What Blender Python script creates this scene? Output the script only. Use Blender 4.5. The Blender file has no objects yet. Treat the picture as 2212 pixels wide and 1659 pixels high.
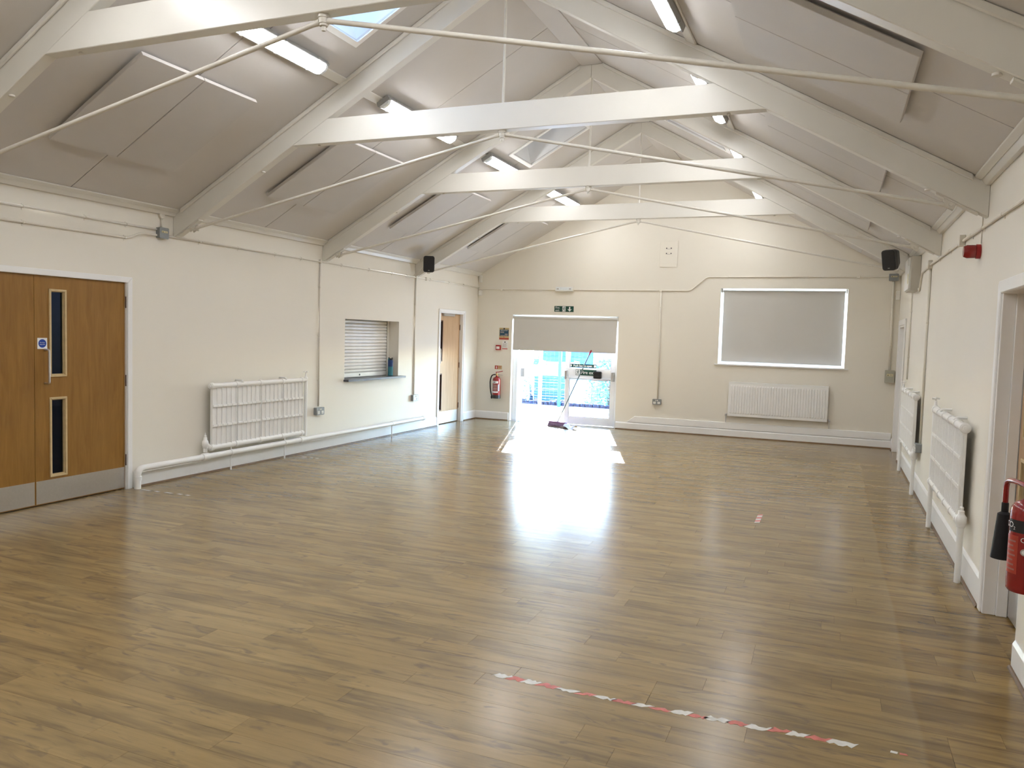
import bpy, bmesh, math, random
from mathutils import Matrix, Vector, Quaternion
PI = math.pi
random.seed(7)
scn = bpy.context.scene
C = scn.collection

# ------------------------------------------------------------------ camera
YAW, PITCH, ROLL = 0.3868173582736464, -0.06141036762424385, 0.02961254198589998
CAM_AT = Vector((6.401812, -0.676529, 1.625558))
cyw, syw, cp, sp = math.cos(YAW), math.sin(YAW), math.cos(PITCH), math.sin(PITCH)
fwd = Vector((-syw*cp, cyw*cp, sp)); rgt = Vector((cyw, syw, 0)); upv = rgt.cross(fwd)
r2 = rgt*math.cos(ROLL) + upv*math.sin(ROLL); u2 = -rgt*math.sin(ROLL) + upv*math.cos(ROLL)
cam_data = bpy.data.cameras.new('camera'); cam = bpy.data.objects.new('camera', cam_data); C.objects.link(cam)
cam_data.sensor_width = 36.0; cam_data.lens = 1694.231/2212*36.0
cam_data.clip_start = 0.05; cam_data.clip_end = 300
cam.matrix_world = Matrix(((r2.x, u2.x, -fwd.x, CAM_AT.x), (r2.y, u2.y, -fwd.y, CAM_AT.y), (r2.z, u2.z, -fwd.z, CAM_AT.z), (0, 0, 0, 1)))
scn.camera = cam

# ------------------------------------------------------------------ sky, sun, exposure
SUN_ELEV, SUN_DIR_XY = math.radians(18.8), Vector((0.31, -0.95))      # light travels into the room, low winter sun
world = bpy.data.worlds.new('world'); scn.world = world; world.use_nodes = True
wn = world.node_tree; wn.nodes.clear()
wo = wn.nodes.new('ShaderNodeOutputWorld'); wb = wn.nodes.new('ShaderNodeBackground'); sk = wn.nodes.new('ShaderNodeTexSky')
sk.sky_type = 'NISHITA'; sk.sun_disc = False; sk.dust_density = 0.1; sk.ozone_density = 4.0; sk.sun_elevation = SUN_ELEV
sk.sun_rotation = math.atan2(-SUN_DIR_XY.x, -SUN_DIR_XY.y)
wb.inputs['Strength'].default_value = 5.0
wn.links.new(sk.outputs[0], wb.inputs[0]); wn.links.new(wb.outputs[0], wo.inputs[0])
sun_data = bpy.data.lights.new('sun', 'SUN'); sun_data.energy = 42.0; sun_data.angle = 0.009; sun_data.color = (1.0, 0.98, 0.95)
sun = bpy.data.objects.new('sun', sun_data); C.objects.link(sun)
sd = Vector((SUN_DIR_XY.x, SUN_DIR_XY.y, 0)).normalized()*math.cos(SUN_ELEV) + Vector((0, 0, -math.sin(SUN_ELEV)))
sun.rotation_euler = sd.to_track_quat('-Z', 'Y').to_euler(); sun.location = (0, 20, 8)
LAMP = 37.0            # radiance of the fluorescent diffusers
vs = scn.view_settings
vs.view_transform = 'Standard'; vs.look = 'None'; vs.gamma = 1.0; vs.use_curve_mapping = False; vs.exposure = 0.13

# ------------------------------------------------------------------ measures (metres)
W, YE, YB = 7.344, 13.175, -2.1          # room width, far wall, wall behind the camera
YT = [3.03, 5.59, 8.16, 10.69]; TT = 0.09   # near faces of the four roof trusses, their thickness
ZE, SL = 2.785, 0.5645                   # ceiling height at the side walls and its slope
TH = math.atan(SL); CO, SI = math.cos(TH), math.sin(TH)
def ceil_z(t): return ZE + SL*t

# ------------------------------------------------------------------ materials
def nodes_of(m):
    m.use_nodes = True; nt = m.node_tree; nt.nodes.clear()
    o = nt.nodes.new('ShaderNodeOutputMaterial'); return nt, o
def pm(name, col, rough=0.5, var=0.05, scale=5.0, metal=0.0, bump=0.0, bscale=80.0, spec=0.5, coat=0.0, stretch=(1, 1, 1)):
    m = bpy.data.materials.new(name); nt, o = nodes_of(m); N, L = nt.nodes, nt.links
    b = N.new('ShaderNodeBsdfPrincipled'); L.new(b.outputs[0], o.inputs[0])
    b.inputs['Roughness'].default_value = rough; b.inputs['Metallic'].default_value = metal
    b.inputs['Specular IOR Level'].default_value = spec; b.inputs['Coat Weight'].default_value = coat
    tc = N.new('ShaderNodeTexCoord'); mp = N.new('ShaderNodeMapping'); mp.inputs['Scale'].default_value = stretch
    L.new(tc.outputs['Object'], mp.inputs[0])
    nz = N.new('ShaderNodeTexNoise'); nz.inputs['Scale'].default_value = scale; nz.inputs['Detail'].default_value = 4
    L.new(mp.outputs[0], nz.inputs['Vector'])
    cr = N.new('ShaderNodeValToRGB')
    cr.color_ramp.elements[0].position = 0.3; cr.color_ramp.elements[1].position = 0.7
    cr.color_ramp.elements[0].color = (*[c*(1-var) for c in col], 1); cr.color_ramp.elements[1].color = (*[min(1, c*(1+var)) for c in col], 1)
    L.new(nz.outputs[0], cr.inputs[0]); L.new(cr.outputs[0], b.inputs['Base Color'])
    if bump:
        n2 = N.new('ShaderNodeTexNoise'); n2.inputs['Scale'].default_value = bscale; n2.inputs['Detail'].default_value = 3
        L.new(mp.outputs[0], n2.inputs['Vector'])
        bp = N.new('ShaderNodeBump'); bp.inputs['Strength'].default_value = bump; bp.inputs['Distance'].default_value = 0.004
        L.new(n2.outputs[0], bp.inputs['Height']); L.new(bp.outputs[0], b.inputs['Normal'])
    return m
def glow(name, col, strength):
    m = bpy.data.materials.new(name); nt, o = nodes_of(m)
    e = nt.nodes.new('ShaderNodeEmission'); e.inputs[0].default_value = (*col, 1); e.inputs[1].default_value = strength
    nz = nt.nodes.new('ShaderNodeTexNoise'); nz.inputs['Scale'].default_value = 60
    mr = nt.nodes.new('ShaderNodeMapRange'); mr.inputs['To Min'].default_value = strength*0.93; mr.inputs['To Max'].default_value = strength*1.07
    nt.links.new(nz.outputs[0], mr.inputs[0]); nt.links.new(mr.outputs[0], e.inputs[1])
    nt.links.new(e.outputs[0], o.inputs[0]); return m
def glass(name, tint=(1, 1, 1), gloss=0.08):
    m = bpy.data.materials.new(name); nt, o = nodes_of(m); N, L = nt.nodes, nt.links
    t = N.new('ShaderNodeBsdfTransparent'); t.inputs[0].default_value = (*tint, 1)
    g = N.new('ShaderNodeBsdfGlossy'); g.inputs['Roughness'].default_value = 0.03
    fr = N.new('ShaderNodeFresnel'); fr.inputs[0].default_value = 1.3
    mx = N.new('ShaderNodeMixShader'); ge = N.new('ShaderNodeNewGeometry'); sb_ = N.new('ShaderNodeMath'); sb_.operation = 'SUBTRACT'; sb_.inputs[0].default_value = 1.0; L.new(ge.outputs['Backfacing'], sb_.inputs[1])
    ml = N.new('ShaderNodeMath'); ml.operation = 'MULTIPLY'; L.new(fr.outputs[0], ml.inputs[0]); L.new(sb_.outputs[0], ml.inputs[1]); L.new(ml.outputs[0], mx.inputs[0])
    L.new(t.outputs[0], mx.inputs[1]); L.new(g.outputs[0], mx.inputs[2]); L.new(mx.outputs[0], o.inputs[0]); return m
def wood_door(name, c1, c2, rough=0.35):
    m = bpy.data.materials.new(name); nt, o = nodes_of(m); N, L = nt.nodes, nt.links
    b = N.new('ShaderNodeBsdfPrincipled'); L.new(b.outputs[0], o.inputs[0]); b.inputs['Roughness'].default_value = rough
    tc = N.new('ShaderNodeTexCoord'); mp = N.new('ShaderNodeMapping'); mp.inputs['Scale'].default_value = (9, 1.0, 9)
    L.new(tc.outputs['Object'], mp.inputs[0])
    n1 = N.new('ShaderNodeTexNoise'); n1.inputs['Scale'].default_value = 2.2; n1.inputs['Detail'].default_value = 6; n1.inputs['Distortion'].default_value = 0.8
    L.new(mp.outputs[0], n1.inputs['Vector'])
    mp2 = N.new('ShaderNodeMapping'); mp2.inputs['Scale'].default_value = (120, 6, 120); L.new(tc.outputs['Object'], mp2.inputs[0])
    n2 = N.new('ShaderNodeTexNoise'); n2.inputs['Scale'].default_value = 1.0; n2.inputs['Detail'].default_value = 3; L.new(mp2.outputs[0], n2.inputs['Vector'])
    ad = N.new('ShaderNodeMath'); ad.operation = 'MULTIPLY_ADD'; ad.inputs[1].default_value = 0.35; L.new(n2.outputs[0], ad.inputs[0]); L.new(n1.outputs[0], ad.inputs[2])
    cr = N.new('ShaderNodeValToRGB'); cr.color_ramp.elements[0].position = 0.4; cr.color_ramp.elements[1].position = 0.95
    cr.color_ramp.elements[0].color = (*c1, 1); cr.color_ramp.elements[1].color = (*c2, 1)
    L.new(ad.outputs[0], cr.inputs[0]); L.new(cr.outputs[0], b.inputs['Base Color']); return m
def plank_material():
    m = bpy.data.materials.new('oak_plank'); nt, o = nodes_of(m); N, L = nt.nodes, nt.links
    b = N.new('ShaderNodeBsdfPrincipled'); L.new(b.outputs[0], o.inputs[0])
    def node(t, **kw):
        n = N.new(t)
        for k, v in kw.items(): setattr(n, k, v)
        return n
    def math_(op, a, bb, c=None):
        n = node('ShaderNodeMath', operation=op)
        for i, v in enumerate((a, bb, c)):
            if v is None: continue
            if isinstance(v, (int, float)): n.inputs[i].default_value = v
            else: L.new(v, n.inputs[i])
        return n.outputs[0]
    ao = node('ShaderNodeAttribute', attribute_type='OBJECT', attribute_name='tint')
    ag = node('ShaderNodeAttribute', attribute_type='GEOMETRY', attribute_name='face_tint')
    tint = math_('ADD', ao.outputs['Fac'], ag.outputs['Fac'])
    geo = node('ShaderNodeNewGeometry')
    off = node('ShaderNodeCombineXYZ'); L.new(math_('MULTIPLY', tint, 91.0), off.inputs[0]); L.new(math_('MULTIPLY', tint, 37.0), off.inputs[1]); L.new(math_('MULTIPLY', tint, 17.0), off.inputs[2])
    def tex(sx, sy, scale, detail, dist=0.0, rough=0.5):
        mp = node('ShaderNodeMapping'); mp.inputs['Scale'].default_value = (sx, sy, 1)
        va = node('ShaderNodeVectorMath', operation='ADD'); L.new(geo.outputs['Position'], va.inputs[0]); L.new(off.outputs[0], va.inputs[1])
        L.new(va.outputs[0], mp.inputs[0])
        n = node('ShaderNodeTexNoise'); n.inputs['Scale'].default_value = scale; n.inputs['Detail'].default_value = detail
        n.inputs['Distortion'].default_value = dist; n.inputs['Roughness'].default_value = rough
        L.new(mp.outputs[0], n.inputs['Vector']); return n.outputs[0]
    def ramp(fac, stops):
        r = node('ShaderNodeValToRGB'); el = r.color_ramp.elements
        while len(el) < len(stops): el.new(0.5)
        for e, (p, c) in zip(el, stops): e.position = p; e.color = (*c, 1)
        L.new(fac, r.inputs[0]); return r.outputs[0]
    def mix(fac, a, c, mode='MIX'):
        n = node('ShaderNodeMix', data_type='RGBA', blend_type=mode)
        if isinstance(fac, (int, float)): n.inputs[0].default_value = fac
        else: L.new(fac, n.inputs[0])
        for sock, v in ((n.inputs[6], a), (n.inputs[7], c)):
            if isinstance(v, tuple): sock.default_value = (*v, 1)
            else: L.new(v, sock)
        return n.outputs[2]
    base = ramp(tint, [(0.0, (0.232, 0.148, 0.050)), (0.25, (0.282, 0.188, 0.070)), (0.45, (0.243, 0.155, 0.053)), (0.65, (0.300, 0.203, 0.079)), (0.85, (0.253, 0.171, 0.067)), (1.0, (0.285, 0.184, 0.064))])
    grain = tex(0.55, 10, 2.0, 7, 0.7, 0.62)
    fine = tex(5, 160, 2.0, 3)
    blotch = tex(1.0, 4.5, 1.6, 3, 0.6)
    g1 = ramp(grain, [(0.33, (0.52, 0.49, 0.46)), (0.44, (0.90, 0.89, 0.88)), (0.58, (1.04, 1.04, 1.03)), (0.75, (1.16, 1.16, 1.15))])
    g2 = ramp(fine, [(0.3, (0.91, 0.90, 0.89)), (0.7, (1.04, 1.04, 1.04))])
    g3 = ramp(blotch, [(0.32, (0.62, 0.60, 0.58)), (0.50, (1, 1, 1)), (0.75, (1.14, 1.13, 1.11))])
    col = mix(1.0, mix(1.0, mix(1.0, base, g1, 'MULTIPLY'), g2, 'MULTIPLY'), g3, 'MULTIPLY')
    knot = ramp(tex(3.0, 11, 1.25, 4, 1.6), [(0.585, (0, 0, 0)), (0.70, (1, 1, 1))])
    bw = node('ShaderNodeRGBToBW'); L.new(knot, bw.inputs[0])
    col = mix(math_('MULTIPLY', bw.outputs[0], 0.72), col, (0.085, 0.056, 0.034))
    # worn hazy lacquer over the middle of the hall; a fresher, browner strip is left along the right wall
    sep = node('ShaderNodeSeparateXYZ'); L.new(geo.outputs['Position'], sep.inputs[0])
    wob = node('ShaderNodeTexNoise'); wob.inputs['Scale'].default_value = 1.1; L.new(geo.outputs['Position'], wob.inputs['Vector'])
    edge = math_('ADD', sep.outputs['X'], math_('MULTIPLY', math_('SUBTRACT', wob.outputs[0], 0.5), 0.05))
    hazy = math_('SUBTRACT', 1.0, node_step(N, L, edge, 6.81, 6.835))
    patch = node('ShaderNodeTexNoise'); patch.inputs['Scale'].default_value = 0.45; patch.inputs['Detail'].default_value = 4; L.new(geo.outputs['Position'], patch.inputs['Vector'])
    amt = math_('MULTIPLY', hazy, math_('MULTIPLY_ADD', patch.outputs[0], 0.22, 0.12))
    col = mix(amt, col, (0.385, 0.318, 0.205))
    L.new(col, b.inputs['Base Color'])
    rg = math_('ADD', math_('MULTIPLY', grain, 0.05), math_('MULTIPLY', patch.outputs[0], 0.09))
    L.new(math_('ADD', math_('ADD', rg, math_('MULTIPLY', hazy, 0.02)), 0.145), b.inputs['Roughness'])
    b.inputs['Specular IOR Level'].default_value = 0.45
    bp = node('ShaderNodeBump'); bp.inputs['Strength'].default_value = 0.10; bp.inputs['Distance'].default_value = 0.002
    L.new(grain, bp.inputs['Height']); L.new(bp.outputs[0], b.inputs['Normal'])
    return m
def node_step(N, L, val, a, c):
    n = N.new('ShaderNodeMapRange'); n.interpolation_type = 'SMOOTHSTEP'
    n.inputs['From Min'].default_value = a; n.inputs['From Max'].default_value = c
    L.new(val, n.inputs[0]); return n.outputs[0]

M = {}
M['wall'] = pm('cream_wall_paint', (0.815, 0.775, 0.685), 0.5, 0.015, 0.7, bump=0.06, bscale=160)
M['ceiling'] = pm('ceiling_paint', (0.65, 0.622, 0.595), 0.6, 0.02, 1.5, bump=0.10, bscale=120)
M['board'] = pm('ceiling_board_paint', (0.62, 0.595, 0.568), 0.55, 0.025, 2.0, bump=0.08, bscale=120)
M['timber'] = pm('cream_gloss_timber', (0.77, 0.75, 0.69), 0.33, 0.02, 2.0, bump=0.05, bscale=40)
M['rod'] = pm('cream_painted_steel', (0.72, 0.69, 0.62), 0.35, 0.04, 20)
M['white'] = pm('white_gloss_paint', (0.89, 0.885, 0.87), 0.28, 0.01, 8)
M['rad'] = pm('radiator_enamel', (0.90, 0.90, 0.88), 0.30, 0.01, 15, bump=0.08, bscale=60)
M['pvc'] = pm('white_plastic', (0.82, 0.81, 0.77), 0.4, 0.02, 10)
M['conduit'] = pm('painted_conduit', (0.815, 0.775, 0.69), 0.62, 0.02, 10, spec=0.25)
M['bead'] = pm('brown_bead', (0.15, 0.085, 0.036), 0.5, 0.2, 12, stretch=(1, 1, 1))
M['plank'] = plank_material()
M['subfloor'] = pm('dark_joint', (0.03, 0.022, 0.015), 0.9, 0.1)
M['oak'] = wood_door('oak_veneer', (0.225, 0.105, 0.017), (0.33, 0.168, 0.034))
M['oak2'] = wood_door('ash_veneer', (0.46, 0.285, 0.15), (0.60, 0.40, 0.23))
M['bead_wood'] = pm('pale_wood_bead', (0.60, 0.46, 0.25), 0.4, 0.08, 20)
M['steel'] = pm('brushed_steel', (0.62, 0.61, 0.60), 0.36, 0.03, 60, metal=1.0)
M['alu'] = pm('satin_aluminium', (0.50, 0.49, 0.475), 0.42, 0.03, 30, metal=0.55)
M['hinge'] = pm('dark_hinge', (0.09, 0.05, 0.035), 0.4, 0.1, 30, metal=0.5)
M['brass'] = pm('brass', (0.60, 0.44, 0.17), 0.3, 0.05, 40, metal=1.0)
M['dark_glass'] = glass('dark_wired_glass', (0.30, 0.36, 0.44))
M['glass'] = glass('clear_glass')
def obscure(name):
    m = bpy.data.materials.new(name); nt, o = nodes_of(m)
    t = nt.nodes.new('ShaderNodeBsdfTranslucent'); t.inputs[0].default_value = (0.85, 0.87, 0.88, 1); g = nt.nodes.new('ShaderNodeBsdfGlossy'); g.inputs['Roughness'].default_value = 0.3
    nz = nt.nodes.new('ShaderNodeTexNoise'); nz.inputs['Scale'].default_value = 90; bp = nt.nodes.new('ShaderNodeBump'); bp.inputs['Strength'].default_value = 0.3
    nt.links.new(nz.outputs[0], bp.inputs['Height']); nt.links.new(bp.outputs[0], g.inputs['Normal'])
    mx = nt.nodes.new('ShaderNodeMixShader'); mx.inputs[0].default_value = 0.06; nt.links.new(t.outputs[0], mx.inputs[1]); nt.links.new(g.outputs[0], mx.inputs[2]); nt.links.new(mx.outputs[0], o.inputs[0]); return m
M['roof_glass'] = glass('blue_tinted_roof_glass', (0.80, 0.92, 1.0)); M['dimming_glass'] = glass('dimming_roof_glass', (0.16, 0.17, 0.18))  # tints shape daylight: far panes grey to dim their wells, near ones bluish
M['obscure'] = obscure('obscure_window_glass')
M['void'] = pm('dim_lobby_paint', (0.30, 0.34, 0.40), 0.7, 0.1)
M['black'] = pm('black_plastic', (0.012, 0.012, 0.014), 0.42, 0.1, 40)
M['charcoal'] = pm('charcoal_case', (0.05, 0.05, 0.052), 0.45, 0.08, 40)
M['rubber'] = pm('black_rubber', (0.010, 0.010, 0.012), 0.6, 0.1, 30, spec=0.3)
M['grey_metal'] = pm('grey_metalclad', (0.27, 0.29, 0.30), 0.4, 0.06, 30, metal=0.3)
M['olive_metal'] = pm('grey_green_metal', (0.40, 0.39, 0.32), 0.45, 0.03, 30)
M['fuse'] = pm('fusebox_grey', (0.55, 0.52, 0.455), 0.45, 0.02, 10)
M['red'] = pm('extinguisher_red', (0.27, 0.012, 0.012), 0.22, 0.05, 10, coat=0.3)
M['red2'] = pm('signal_red', (0.36, 0.012, 0.014), 0.35, 0.05, 10)
M['sign_white'] = pm('sign_white', (0.85, 0.85, 0.84), 0.35, 0.01)
M['sign_green'] = pm('sign_green', (0.002, 0.050, 0.032), 0.35, 0.02)
M['sign_blue'] = pm('sign_blue', (0.008, 0.05, 0.34), 0.35, 0.03)
M['notice_blue'] = pm('notice_dark_blue', (0.02, 0.075, 0.13), 0.4, 0.05)
M['notice_tan'] = pm('notice_tan', (0.52, 0.40, 0.20), 0.4, 0.03)
M['notice_red'] = pm('notice_red', (0.42, 0.05, 0.03), 0.4, 0.05)
M['ink'] = pm('black_ink', (0.015, 0.015, 0.017), 0.5, 0.05)
M['label_pink'] = pm('faded_pink_print', (0.36, 0.17, 0.15), 0.5, 0.05)
M['label_grey'] = pm('label_grey', (0.45, 0.40, 0.38), 0.5, 0.05)
M['yellow'] = pm('pale_yellow_label', (0.72, 0.66, 0.38), 0.5, 0.03)
M['blind'] = pm('beige_blind_fabric', (0.60, 0.585, 0.55), 0.85, 0.012, 3, bump=0.12, bscale=500)
M['upvc'] = pm('white_window_frame', (0.85, 0.86, 0.87), 0.3, 0.01)
M['shutter'] = pm('white_shutter', (0.86, 0.86, 0.845), 0.3, 0.04, 6)
M['worktop'] = pm('slate_laminate', (0.050, 0.058, 0.080), 0.35, 0.15, 40)
M['housing'] = pm('grey_light_housing', (0.30, 0.30, 0.29), 0.45, 0.05, 20)
M['lamp'] = glow('lit_diffuser', (0.985, 0.985, 1.0), LAMP)
M['lamp_end'] = pm('clear_diffuser_end', (0.80, 0.84, 0.85), 0.15, 0.06, 40)
M['tape_red'] = pm('red_floor_tape', (0.58, 0.16, 0.13), 0.5, 0.2, 30)
M['tape_white'] = pm('white_floor_tape', (0.66, 0.65, 0.60), 0.5, 0.12, 30)
M['bottle_top'] = pm('deep_blue_plastic', (0.005, 0.045, 0.19), 0.3, 0.05)
M['bottle_low'] = pm('teal_plastic', (0.05, 0.24, 0.30), 0.2, 0.1, 20)
M['broom_head'] = pm('violet_broom_head', (0.30, 0.16, 0.36), 0.45, 0.1)
M['bristle'] = pm('mauve_bristle', (0.34, 0.25, 0.42), 0.7, 0.2, 60)
M['broom_pole'] = pm('grey_broom_pole', (0.10, 0.13, 0.11), 0.35, 0.1, 30)
M['cloth'] = pm('pale_cloth', (0.62, 0.64, 0.66), 0.85, 0.1, 30)
M['paving'] = pm('outdoor_paving', (0.62, 0.60, 0.56), 0.8, 0.10, 3, bump=0.3, bscale=60)
M['asphalt'] = pm('asphalt', (0.16, 0.16, 0.165), 0.9, 0.15, 6, bump=0.3, bscale=120)
M['stone'] = pm('purple_grey_stone', (0.020, 0.017, 0.033), 0.85, 0.3, 14, bump=0.4, bscale=40)
M['fence_shade_blue'] = pm('shade_blue_fence', (0.008, 0.12, 0.40), 0.45, 0.05, 8)  # blue of the backlit, shaded fence put into its base colour
M['shed_shade_blue'] = pm('shade_blue_cladding', (0.012, 0.085, 0.36), 0.6, 0.18, 0.8)  # blue shade on the backlit shed and boards painted in as colour
M['leaf'] = pm('shrub_leaf', (0.10, 0.27, 0.20), 0.5, 0.35, 8)
M['stem'] = pm('shrub_stem', (0.14, 0.10, 0.06), 0.8, 0.2, 20)
M['soil'] = pm('planting_bed', (0.10, 0.08, 0.06), 0.95, 0.2, 20)
M['car'] = pm('white_car_paint', (0.82, 0.83, 0.84), 0.2, 0.02)
M['car_glass'] = pm('car_glass', (0.25, 0.33, 0.40), 0.06, 0.1)
M['tyre'] = pm('tyre_rubber', (0.02, 0.02, 0.02), 0.8, 0.1)

# ------------------------------------------------------------------ mesh building helpers
class MB:
    """collects boxes, prisms, tubes and lathes; build() links them as ONE mesh object"""
    def __init__(s): s.v = []; s.f = []; s.sm = []; s.mi = []; s.cur = 0
    def add(s, vs_, fs, smooth=False):
        o = len(s.v); s.v += [tuple(p) for p in vs_]
        for f in fs: s.f.append(tuple(i+o for i in f)); s.sm.append(smooth); s.mi.append(s.cur)
        return s
    def hexa(s, p):   # p: 8 points, bottom ring then top ring
        return s.add(p, [(3, 2, 1, 0), (4, 5, 6, 7), (0, 1, 5, 4), (1, 2, 6, 5), (2, 3, 7, 6), (3, 0, 4, 7)])
    def box(s, x0, x1, y0, y1, z0, z1):
        return s.hexa([(x0, y0, z0), (x1, y0, z0), (x1, y1, z0), (x0, y1, z0), (x0, y0, z1), (x1, y0, z1), (x1, y1, z1), (x0, y1, z1)])
    def prism(s, pts, ext, axis='z', smooth=False):
        """polygon pts (2-D) extruded between ext[0] and ext[1] along axis"""
        def P(a, b, c):
            return {'z': (a, b, c), 'y': (a, c, b), 'x': (c, a, b)}[axis]
        n = len(pts); vs_ = [P(a, b, ext[0]) for a, b in pts] + [P(a, b, ext[1]) for a, b in pts]
        s.add(vs_, [tuple(range(n))[::-1], tuple(range(n, 2*n))])
        o = len(s.v) - 2*n
        for i in range(n):
            j = (i+1) % n; s.f.append((o+i, o+j, o+n+j, o+n+i)); s.sm.append(smooth); s.mi.append(s.cur)
        return s
    def tube(s, pts, r, seg=10, caps=True):
        pts = [Vector(p) for p in pts]; n = len(pts); rs = r if isinstance(r, (list, tuple)) else [r]*n
        T = [(pts[min(i+1, n-1)] - pts[max(i-1, 0)]).normalized() for i in range(n)]
        a = Vector((0, 0, 1)) if abs(T[0].z) < 0.9 else Vector((1, 0, 0))
        nrm = T[0].cross(a).normalized(); rings = []; o = len(s.v)
        for i in range(n):
            if i: nrm = (T[i-1].rotation_difference(T[i]) @ nrm).normalized()
            bn = T[i].cross(nrm)
            for k in range(seg):
                w = 2*PI*k/seg; s.v.append(tuple(pts[i] + (nrm*math.cos(w) + bn*math.sin(w))*rs[i]))
        for i in range(n-1):
            for k in range(seg):
                k2 = (k+1) % seg
                s.f.append((o+i*seg+k, o+i*seg+k2, o+(i+1)*seg+k2, o+(i+1)*seg+k)); s.sm.append(True); s.mi.append(s.cur)
        if caps:
            s.f.append(tuple(o+k for k in range(seg))[::-1]); s.sm.append(False); s.mi.append(s.cur)
            s.f.append(tuple(o+(n-1)*seg+k for k in range(seg))); s.sm.append(False); s.mi.append(s.cur)
        return s
    def lathe(s, prof, at=(0, 0, 0), axis='z', seg=20):
        """prof: (radius, height) pairs"""
        at = Vector(at); ax = {'x': (Vector((0, 1, 0)), Vector((0, 0, 1)), Vector((1, 0, 0))), 'y': (Vector((0, 0, 1)), Vector((1, 0, 0)), Vector((0, 1, 0))), 'z': (Vector((1, 0, 0)), Vector((0, 1, 0)), Vector((0, 0, 1)))}[axis]
        o = len(s.v); n = len(prof)
        for r, h in prof:
            for k in range(seg):
                w = 2*PI*k/seg; s.v.append(tuple(at + (ax[0]*math.cos(w) + ax[1]*math.sin(w))*max(r, 1e-4) + ax[2]*h))
        for i in range(n-1):
            for k in range(seg):
                k2 = (k+1) % seg
                s.f.append((o+i*seg+k, o+i*seg+k2, o+(i+1)*seg+k2, o+(i+1)*seg+k)); s.sm.append(True); s.mi.append(s.cur)
        s.f.append(tuple(o+k for k in range(seg))[::-1]); s.sm.append(False); s.mi.append(s.cur)
        s.f.append(tuple(o+(n-1)*seg+k for k in range(seg))); s.sm.append(False); s.mi.append(s.cur)
        return s
    def mesh(s, name, mats, bev=0.0, segs=1):
        me = bpy.data.meshes.new(name); me.from_pydata(s.v, [], s.f)
        for m in (mats if isinstance(mats, (list, tuple)) else [mats]): me.materials.append(m)
        me.polygons.foreach_set('use_smooth', s.sm); me.polygons.foreach_set('material_index', s.mi)
        bm = bmesh.new(); bm.from_mesh(me); bmesh.ops.recalc_face_normals(bm, faces=bm.faces)
        for e in bm.edges:
            if len(e.link_faces) == 2 and e.calc_face_angle(0) > 0.7: e.smooth = False
        if bev:
            ed = [e for e in bm.edges if len(e.link_faces) == 2 and e.calc_face_angle(0) > 0.6]
            bmesh.ops.bevel(bm, geom=ed, offset=bev, segments=segs, affect='EDGES', clamp_overlap=True)
        bm.to_mesh(me); bm.free(); me.update(); return me
    def build(s, name, mats, parent=None, bev=0.0, segs=1, label=None):
        o = bpy.data.objects.new(name, s.mesh(name, mats, bev, segs)); C.objects.link(o)
        if parent is not None: o.parent = parent
        if label: o['label'] = label
        return o

FR = {'left': Matrix(((0, 0, 1), (1, 0, 0), (0, 1, 0))), 'end': Matrix(((1, 0, 0), (0, 0, -1), (0, 1, 0))),
      'right': Matrix(((0, 0, -1), (-1, 0, 0), (0, 1, 0))), 'world': Matrix.Identity(3)}
# in a wall's own frame: x runs to the right as one faces the wall, y up, z out into the room
def thing(name, at, frame='world', label=None, cat=None, group=None, kind=None, rot=None):
    o = bpy.data.objects.new(name, None); C.objects.link(o); o.empty_display_size = 0.1
    m = FR[frame].to_4x4()
    if rot is not None: m = m @ rot.to_4x4()
    o.matrix_world = Matrix.Translation(Vector(at)) @ m
    return tag(o, label, cat, group, kind)
def tag(o, label=None, cat=None, group=None, kind=None):
    if label: o['label'] = label
    if cat: o['category'] = cat
    if group: o['group'] = group
    if kind: o['kind'] = kind
    return o
def solo(mb, name, at, frame, mats, label, cat, group=None, bev=0.0, segs=1, kind=None, rot=None):
    """a thing that is one mesh"""
    o = mb.build(name, mats, None, bev, segs); m = FR[frame].to_4x4()
    if rot is not None: m = m @ rot.to_4x4()
    o.matrix_world = Matrix.Translation(Vector(at)) @ m
    return tag(o, label, cat, group, kind)
def kids(o): return [c for c in bpy.data.objects if c.parent == o]
def copy_tree(o, parent=None):
    c = o.copy(); C.objects.link(c)
    if parent is not None: c.parent = parent
    for ch in kids(o): copy_tree(ch, c)
    return c
def text(name, s, size, at, mat, parent, depth=0.0012, align='CENTER', rotz=0.0, font_bold=0.0):
    cu = bpy.data.curves.new(name, 'FONT'); cu.body = s; cu.size = size; cu.align_x = align; cu.align_y = 'CENTER'; cu.extrude = depth/2
    cu.offset = font_bold; cu.resolution_u = 3
    t = bpy.data.objects.new(name, cu); C.objects.link(t)
    me = bpy.data.meshes.new_from_object(t.evaluated_get(bpy.context.evaluated_depsgraph_get()))
    bpy.data.objects.remove(t); bpy.data.curves.remove(cu)
    me.materials.clear(); me.materials.append(mat)
    o = bpy.data.objects.new(name, me); C.objects.link(o); o.parent = parent; o.location = at; o.rotation_euler = (0, 0, rotz)
    return o
def arc_path(pts, r, n=5):
    """polyline with rounded corners"""
    P = [Vector(p) for p in pts]; out = [P[0]]
    for i in range(1, len(P)-1):
        a, b, c = P[i-1], P[i], P[i+1]; d1 = (a-b).normalized(); d2 = (c-b).normalized()
        rr = min(r, (a-b).length*0.45, (c-b).length*0.45)
        for k in range(n+1):
            t = k/n; out.append((b+d1*rr)*(1-t)**2 + b*2*t*(1-t) + (b+d2*rr)*t*t)
    out.append(P[-1]); return out
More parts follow.
